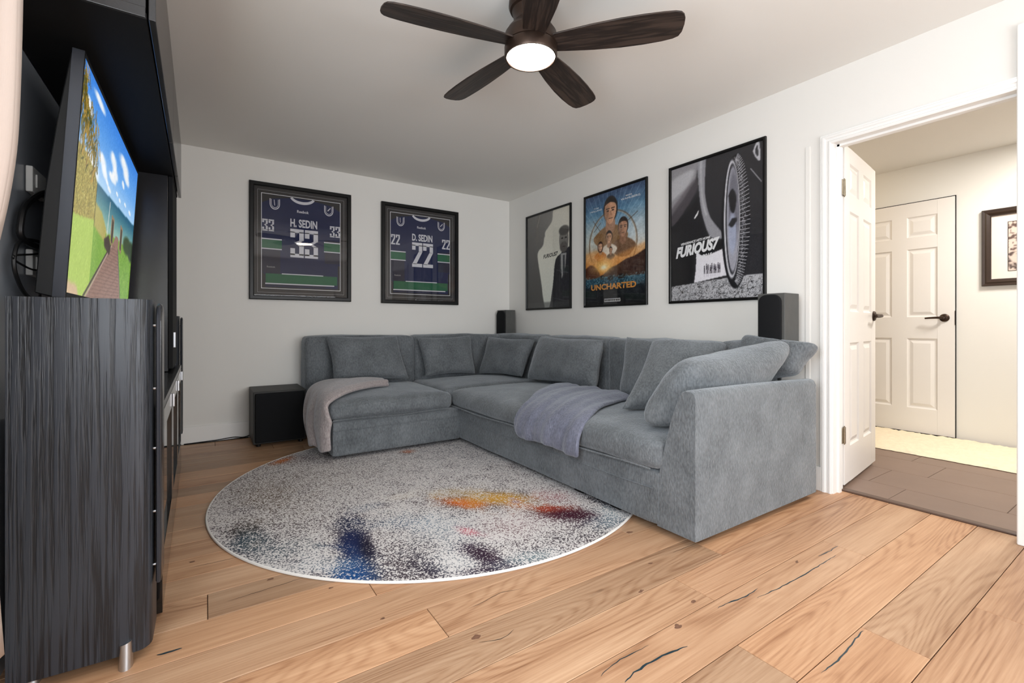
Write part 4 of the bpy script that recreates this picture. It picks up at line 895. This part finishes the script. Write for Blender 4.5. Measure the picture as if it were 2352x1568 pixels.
for pts in ([(-2.26, -1.2005, .222), (-1.27, -1.2005, .222)], [(-1.2675, -1.20, .195), (-1.2675, -3.17, .205)]):
    sp('base_seam', MB().tube(spline([tuple(Vector(pts[0]).lerp(Vector(pts[1]), i / 10) + Vector((0, 0, .002 * math.sin(i * 2)))) for i in range(11)], 3), .0028, 6))
# high arm, thick at the bottom and narrowing to a rounded top
o = [(-3.385, .034), (-3.385, .655), (-3.378, .674), (-3.362, .684), (-3.335, .684), (-3.315, .675), (-3.300, .655), (-3.262, .560), (-3.228, .440), (-3.205, .35), (-3.188, .28), (-3.178, .15), (-3.178, .034)]
arm = MB(); t = bmesh.new(); nx = 14
rr = []
for i in range(nx + 1):
    q = i / nx; x = -1.252 + (1.252 - .145) * q; e = min(q, 1 - q) * nx; ins = .016 if e < .5 else (.004 if e < 1.5 else 0)
    x += (.0 if e >= .5 else 0); cy, cz = -3.28, .36
    zs = -.018 * q ** 2
    rr.append([t.verts.new((x + (.0), cy + (y - cy) * (1 - ins * 1.6), .034 + (z - .034) * (1 - ins * .5) + zs * (z > .5)) ) for y, z in o])
rr[0] = [v for v in rr[0]]
for v in rr[1]: v.co.x = -1.240
for v in rr[-2]: v.co.x = -.157
for a, c_ in zip(rr, rr[1:]):
    for k in range(len(o)): t.faces.new((a[k], a[(k + 1) % len(o)], c_[(k + 1) % len(o)], c_[k]))
t.faces.new(rr[0]); t.faces.new(rr[-1]); bmesh.ops.recalc_face_normals(t, faces=t.faces[:]); arm.add(t); sp('arm', arm)
# seat cushions
sp('seat_cushion', rbox(-2.292, -1.335, -1.212, -.30, .288, .430, .055, 16, (.004, .018, .030), 0, .006, 3))
sp('seat_cushion', rbox(-1.345, -.30, -1.060, -.30, .288, .440, .050, 16, (0, .004, .028), 0, .006, 4))
sp('seat_cushion', rbox(-1.288, -.30, -2.105, -1.035, .285, .428, .060, 16, (.022, .01, .040), 0, .006, 5))
sp('seat_cushion', rbox(-1.284, -.30, -3.215, -2.110, .290, .440, .050, 16, (.014, .0, .026), 0, .006, 6))
# seat piping along the lower front edges
for pts in ([(-2.27, -1.222, .300), (-1.36, -1.222, .300)], [(-1.300, -1.07, .297), (-1.300, -2.08, .297)], [(-1.290, -2.14, .300), (-1.290, -3.17, .302)]):
    a, c_ = Vector(pts[0]), Vector(pts[1]); out = (c_ - a).normalized().cross(Vector((0, 0, 1))) * -1
    pp = []
    for i in range(13):
        q = i / 12; p = a.lerp(c_, q); bulge = .010 * math.sin(math.pi * q)
        p += (Vector((0, -bulge, 0)) if abs(a.y - c_.y) < .01 else Vector((-bulge, 0, 0))); pp.append(p + Vector((0, 0, .003 * math.sin(q * 9))))
    sp('piping', MB().tube(spline(pp, 2), .0045, 6))
# upright backs
sp('back_cushion', rbox(-2.290, -1.300, -.300, -.055, .035, .872, .045, 16, (.006, .012, .008), 0, .010, 11))
sp('back_cushion', rbox(-1.298, -.300, -.310, -.055, .30, .872, .050, 16, (.006, .016, .008), 0, .010, 12))
sp('back_cushion', rbox(-.315, -.055, -.955, -.06, .30, .872, .050, 16, (.016, .006, .008), 0, .010, 13))
sp('back_cushion', rbox(-.310, -.055, -1.905, -.955, .30, .860, .050, 16, (.022, .006, .020), 0, .010, 14))
sp('back_cushion', rbox(-.310, -.055, -2.850, -1.908, .30, .858, .050, 16, (.022, .006, .014), 0, .010, 15))
sp('back_cushion', rbox(-.300, -.055, -3.170, -2.852, .30, .866, .050, 12, (.012, .006, .012), 0, .010, 16))
sp('rear_frame', MB().box(-.180, -.060, -3.34, -3.17, .034, .640, .012))
for x, y, a, c_ in ((-1.20, -2.60, .05, .07), (-1.20, -2.886, .05, .07), (-2.21, -.96, .05, .06), (-2.21, -.14, .05, .05), (-.12, -3.30, .04, .04)):
    z = .0125 if math.hypot(x - RC[0], y - RC[1]) < 1.3 else .001
    sp('leg', MB().box(x - a / 2, x + a / 2, y - c_ / 2, y + c_ / 2, z, .04, .003), RUBBER)

# loose back pillows
def pillow(label, BL, BR, TR, TL, th, seed=0, n=22, sag=.0, pinch=.028, bend=None, flip=1, corner=.045):
    BL, BR, TR, TL = map(Vector, (BL, BR, TR, TL)); cen = (BL + BR + TR + TL) / 4; Nn = ((BR - BL).cross(TL - BL)).normalized()
    t = bmesh.new(); G = []
    for side in (1, -1):
        g = []
        for i in range(n + 1):
            row = []
            for j in range(n + 1):
                u = i / n; v = j / n; a, b_ = 2 * u - 1, 2 * v - 1
                u2 = .5 + .5 * math.copysign(1 - (1 - abs(a)) ** 1.35, a); v2 = .5 + .5 * math.copysign(1 - (1 - abs(b_)) ** 1.35, b_); a, b_ = 2 * u2 - 1, 2 * v2 - 1
                p = BL.lerp(BR, u2).lerp(TL.lerp(TR, u2), v2)
                ex = pinch * (1 - a * a) * b_ ** 3 if True else 0; ey = pinch * (1 - b_ * b_) * a ** 3
                U = (BR - BL).normalized(); Vv = (TL - BL).normalized(); p -= Vv * ex + U * ey
                f = (max(0, 1 - abs(a) ** 3.2) ** .5) * (max(0, 1 - abs(b_) ** 3.2) ** .5)
                wr = noise.noise(Vector((u2 * 3.1 + seed * 7, v2 * 2.6, seed))) * .16 + noise.noise(Vector((u2 * 9 + seed, v2 * 7, seed * 3))) * .05
                p += Nn * side * th / 2 * f * (1 + wr) ; p += Vector((0, 0, -sag * (1 - a * a) * max(b_, 0))) + (cen - p) * corner * (abs(a) ** 5) * (abs(b_) ** 5)
                if bend: p += bend(u2, v2)
                if side == -1 and (i in (0, n) or j in (0, n)): row.append(G[0][i][j]); continue
                row.append(t.verts.new(p))
            g.append(row)
        G.append(g)
    for s_, g in enumerate(G):
        for i in range(n):
            for j in range(n):
                q = [g[i][j], g[i + 1][j], g[i + 1][j + 1], g[i][j + 1]]
                t.faces.new(q if s_ == 0 else q[::-1])
    root_o = cen.copy(); root_o.z = min(BL.z, BR.z)
    m = MB(); m.add(t)
    e = empty('back_pillow', root_o, label, 'pillow', 'loose back pillows on the sofa')
    m.build('cushion_cover', SOFA, e, True)
    seam = []
    for i in range(n): seam.append(G[0][i][0])
    return e
P1 = pillow('grey pillow leaning at the left end of the sofa above the taupe blanket', (-2.115, -.50, .475), (-1.425, -.50, .465), (-1.49, -.34, .880), (-2.150, -.34, .880), .20, 1)
P2 = pillow('grey pillow leaning on the back wall side, next to the sofa corner', (-1.275, -.49, .475), (-.720, -.49, .475), (-.700, -.35, .875), (-1.310, -.35, .855), .15, 2)
P3 = pillow('grey pillow in the sofa corner, the nearer of the two corner pillows', (-.690, -.475, .472), (-.500, -1.000, .472), (-.380, -1.060, .840), (-.500, -.350, .855), .15, 3)
P4 = pillow('wide grey pillow leaning in the middle of the long side', (-.565, -1.150, .470), (-.545, -2.050, .480), (-.400, -1.985, .862), (-.385, -1.130, .878), .20, 4)
P5 = pillow('grey pillow half hidden behind the big tilted pillows', (-.560, -2.280, .475), (-.560, -2.900, .475), (-.400, -2.800, .880), (-.400, -2.200, .892), .15, 5)
P6 = pillow('grey pillow tilted in front of the arm, behind the one draped on the arm', (-1.035, -2.735, .480), (-.60, -3.085, .520), (-.350, -2.985, .862), (-.600, -2.605, .878), .21, 6, corner=.05)
P8 = pillow('grey pillow at the rear end of the arm beside the doorway', (-.36, -2.95, .60), (-.270, -3.345, .690), (-.135, -3.425, .870), (-.190, -2.98, .925), .20, 8, corner=.16)
def b7(u, v):   # the arm pillow slumps over the arm and hangs in front
    f = max(0, v - .35) / .65
    return Vector((0, -.045 * f * f * (1 - .4 * u), -.012 * math.sin(math.pi * u) * f))
P7 = pillow('large grey pillow slumped along the top of the sofa arm', (-1.230, -3.045, .455), (-.42, -3.125, .530), (-.255, -3.290, .905), (-1.115, -3.205, .805), .27, 7, 26, bend=b7, corner=.13)

# ------------------------------------------------------------------ throws
def throw(name, label, fn, nu, nv, m, th, group=None):
    t = bmesh.new(); G = [[t.verts.new(fn(i / nu, j / nv)) for j in range(nv + 1)] for i in range(nu + 1)]
    for i in range(nu):
        for j in range(nv): t.faces.new((G[i][j], G[i + 1][j], G[i + 1][j + 1], G[i][j + 1]))
    bmesh.ops.recalc_face_normals(t, faces=t.faces[:])
    mb = MB(); mb.add(t); o = mb.build(name, m, None, True); tag(o, label, 'blanket', group)
    s = o.modifiers.new('s', 'SOLIDIFY'); s.thickness = th; s.offset = 0; s = o.modifiers.new('b', 'SUBSURF'); s.levels = 1; s.render_levels = 1
    return o
def path(P, t):
    L_ = [0]
    for a, c_ in zip(P, P[1:]): L_.append(L_[-1] + (Vector(c_[:2]) - Vector(a[:2])).length)
    d = t * L_[-1]
    for i in range(len(P) - 1):
        if d <= L_[i + 1] + 1e-9:
            f = (d - L_[i]) / (L_[i + 1] - L_[i]); return [a + (c_ - a) * f for a, c_ in zip(P[i], P[i + 1])]
    return P[-1]
# x, z, y front, y back
A = [(p.x, p.y, q.x, q.y) for p, q in zip(spline([(-1.74, .482, 0), (-1.88, .496, 0), (-2.06, .500, 0), (-2.20, .488, 0), (-2.300, .450, 0), (-2.345, .37, 0), (-2.365, .24, 0), (-2.352, .10, 0)], 6), spline([(-.84, -.66, 0), (-.94, -.57, 0), (-1.06, -.54, 0), (-1.18, -.56, 0), (-1.235, -.60, 0), (-1.25, -.66, 0), (-1.25, -.74, 0), (-1.235, -.84, 0)], 6))]
def f1(u, v):
    x, z, ya, yb = path(A, u); hang = max(0, (u - .62) / .38); y = ya + (yb - ya) * v
    fold = math.sin(v * 12 + 1) * .026 * (hang ** .7) + math.sin(v * 29) * .004
    crown = .010 * math.sin(math.pi * v) * (1 - hang)
    z2 = z + crown + (.006 * math.sin(v * 10 + u * 7)) * (1 - hang) - hang ** 4 * .03 * abs(math.sin(v * 6.2 + .1))
    if v < .30: x += .085 * (1 - v / .30) ** 2 * min(1, hang * 2.5); y -= .035 * (1 - v / .30) * min(1, hang * 2.5)
    if v < .12: z2 -= (.12 - v) * .25 * (1 - hang)
    return Vector((x - fold - .004, y + .006 * math.sin(u * 17), z2 + .010))
throw('throw_blanket', 'taupe fleece blanket hanging over the left end of the sofa', f1, 44, 30, THROW1, .030)
def f1b(u, v):     # second, narrower layer of the same folded throw, at the front
    p = f1(u, v * .42 - .02); hang = max(0, (u - .62) / .38); return p + Vector((-.022 * hang - .004, -.016, .020 * (1 - hang)))
B = [(p.x, p.y, q.x, q.y) for p, q in zip(spline([(-.58, .492, 0), (-.80, .500, 0), (-1.02, .492, 0), (-1.18, .470, 0), (-1.275, .432, 0), (-1.325, .37, 0), (-1.335, .30, 0), (-1.322, .255, 0)], 6), spline([(-1.74, -2.43, 0), (-1.80, -2.50, 0), (-1.94, -2.60, 0), (-2.06, -2.67, 0), (-2.09, -2.71, 0), (-2.095, -2.73, 0), (-2.10, -2.735, 0), (-2.12, -2.72, 0)], 6))]
def f2(u, v):
    x, z, ya, yb = path(B, u); hang = max(0, (u - .60) / .40); y = ya + (yb - ya) * v
    w_ = .007 * math.sin(v * 17 + u * 5) + .004 * math.sin(v * 41 + u * 11)
    z2 = z + w_ * (1 - hang) + .006 * math.sin(math.pi * v) * (1 - hang)
    if v > .90: z2 -= (v - .90) * .15 * (1 - hang)
    return Vector((x - w_ * hang * 1.2, y + .006 * math.sin(u * 15), z2 - hang ** 3 * .006 * math.sin(v * 9)))
throw('throw_blanket', 'blue grey fleece blanket spread over the middle of the long seat', f2, 40, 40, THROW2, .022)
def f2b(u, v):
    p = f2(.62 + u * .355, v * .94 + .03); return p + Vector((-.016, .0, .004))

# ------------------------------------------------------------------ ceiling fan
FX, FY, BZ = -1.784, -2.908, 2.238
fan = empty('ceiling_fan', (FX, FY, H), 'five blade dark bronze ceiling fan with a lit round lamp', 'ceiling fan')
MB().lathe([(.001, H - .001), (.098, H - .001), (.100, H - .03), (.094, H - .045), (.085, H - .05), (.078, H - .075), (.078, H - .10), (.086, H - .115), (.104, H - .135), (.112, H - .150)], (FX, FY, 0), 48).build('motor_housing', BRONZE, fan, True)
MB().lathe([(.112, H - .149), (.1165, H - .155), (.1165, H - .205), (.108, H - .210)], (FX, FY, 0), 48).build('rotor_ring', BRONZE, fan, True)
MB().lathe([(.106, 2.232), (.1175, 2.230), (.1195, 2.226), (.1195, 2.186), (.116, 2.180), (.110, 2.180)], (FX, FY, 0), 48, cap=False).build('light_rim', BRONZE, fan, True)
LD = mat('lit_lamp_diffuser', S(255, 250, 240), .5, .3, emit=((1, .91, .78, 1), 42))
MB().lathe([(.001, 2.166), (.04, 2.168), (.08, 2.173), (.103, 2.179), (.111, 2.188), (.111, 2.20)], (FX, FY, 0), 48).build('lamp_diffuser', LD, fan, True)
bl = None
for k in range(5):
    a = R(-46.6 + 72 * k)
    t = bmesh.new(); sec = [(.085, .046, .046), (.16, .056, .056), (.28, .070, .070), (.40, .078, .078), (.50, .078, .080), (.58, .073, .078), (.625, .066, .074), (.648, .056, .067), (.660, .034, .054), (.666, -.002, .034)]
    pts = [(r_ * .988, -q) for r_, p_, q in sec] + [(r_ * .988, p_) for r_, p_, q in sec[::-1]]
    # local: x along blade, y across, pitched
    M = Matrix.Translation((FX, FY, BZ)) @ Matrix.Rotation(a, 4, 'Z') @ Matrix.Rotation(R(-12), 4, 'X')
    m = MB(); m.prism([(x, y, -.004) for x, y in pts], (0, 0, .007), .0012, 1)
    if bl is None:
        bo = m.build('blade', BLADE, fan, world=False); bl = bo
    else:
        m.bm.free(); bo = bl.copy(); COL.objects.link(bo)
    bo.matrix_basis = Matrix.Translation((0, 0, BZ - H)) @ Matrix.Rotation(a, 4, 'Z') @ Matrix.Rotation(R(-12), 4, 'X')

# ------------------------------------------------------------------ curtain beside the camera
def curt():
    xs_ = [(2.30, -3.340), (1.9, -3.348), (1.62, -3.352), (1.45, -3.356), (1.35, -3.361), (1.25, -3.372), (1.16, -3.386), (1.10, -3.396), (1.05, -3.405), (.98, -3.42), (.90, -3.425), (.6, -3.40), (.25, -3.38)]
    P = spline([(x, z, 0) for z, x in xs_], 4); t = bmesh.new(); ny = 60; G = []
    for p in P:
        row = []
        for j in range(ny + 1):
            v = j / ny; y = -3.16 - .42 * v; dep = (p.x + 3.48); ph = math.sin(v * 30) * .5 + .5
            x = -3.48 + dep * (.55 + .45 * (1 - v) ** .3 * (1 if j == 0 else .6 + .4 * ph)) if j else p.x
            row.append(t.verts.new((x, y if j else -3.15, p.y)))
        G.append(row)
    for a, c_ in zip(G, G[1:]):
        for j in range(ny): t.faces.new((a[j], a[j + 1], c_[j + 1], c_[j]))
    m = MB(); m.add(t); return m
root = empty('curtain', (-3.44, -3.4, 0), 'pale curtain edge hanging beside the black wall unit', 'curtain')
co = curt().build('drape', CURT, root, True); s_ = co.modifiers.new('s', 'SOLIDIFY'); s_.thickness = .004
MB().tube([(-3.42, -5.25, 2.31), (-3.42, -3.05, 2.31)], .012, 10).build('curtain_rod', METAL, root, True)

# ------------------------------------------------------------------ small things
tag(MB().tube(spline([(-3.16, -.016, .006), (-2.95, -.020, .010), (-2.82, -.018, .018), (-2.74, -.022, .010), (-2.68, -.03, .03), (-2.66, -.019, .05)], 6), .004, 6).build('speaker_cable', RUBBER, None, True), 'thin black cable along the foot of the back wall', 'cable')
tag(MB().tube(spline([(-3.16, -.028, .004), (-2.92, -.03, .004), (-2.78, -.026, .006), (-2.705, -.026, .006)], 6), .003, 6).build('speaker_cable', RUBBER, None, True), 'second thin black cable on the floor by the subwoofer', 'cable')
cc = empty('cord_cover', (-.004, -3.275, 0), 'flat white cord cover strip on the wall beside the doorway', 'cord cover')
box('cover_strip', WALL, cc, -.004, 0, -3.288, -3.264, .142, 2.04, .001)
def shag():
    r = random.Random(3); x0, x1 = 1.40, 2.262; b = MB(); t = bmesh.new(); nx, ny = 34, 80; G = []
    for i in range(nx + 1):
        row = []
        for j in range(ny + 1):
            x = x0 + (x1 - x0) * i / nx; y = -4.35 + 1.60 * j / ny; e = min(i, nx - i, j, ny - j)
            z = .004 if e == 0 else .018 + r.uniform(-.004, .006)
            row.append(t.verts.new((x + r.uniform(-.006, .006) + (.03 * (y + 3.5) * 0), y + r.uniform(-.006, .006), z)))
        G.append(row)
    for i in range(nx):
        for j in range(ny): t.faces.new((G[i][j], G[i + 1][j], G[i + 1][j + 1], G[i][j + 1]))
    b.add(t); return tag(b.build('hall_runner', CREAM, None, True), 'cream shaggy runner rug on the brown hall tiles', 'rug')
shag()
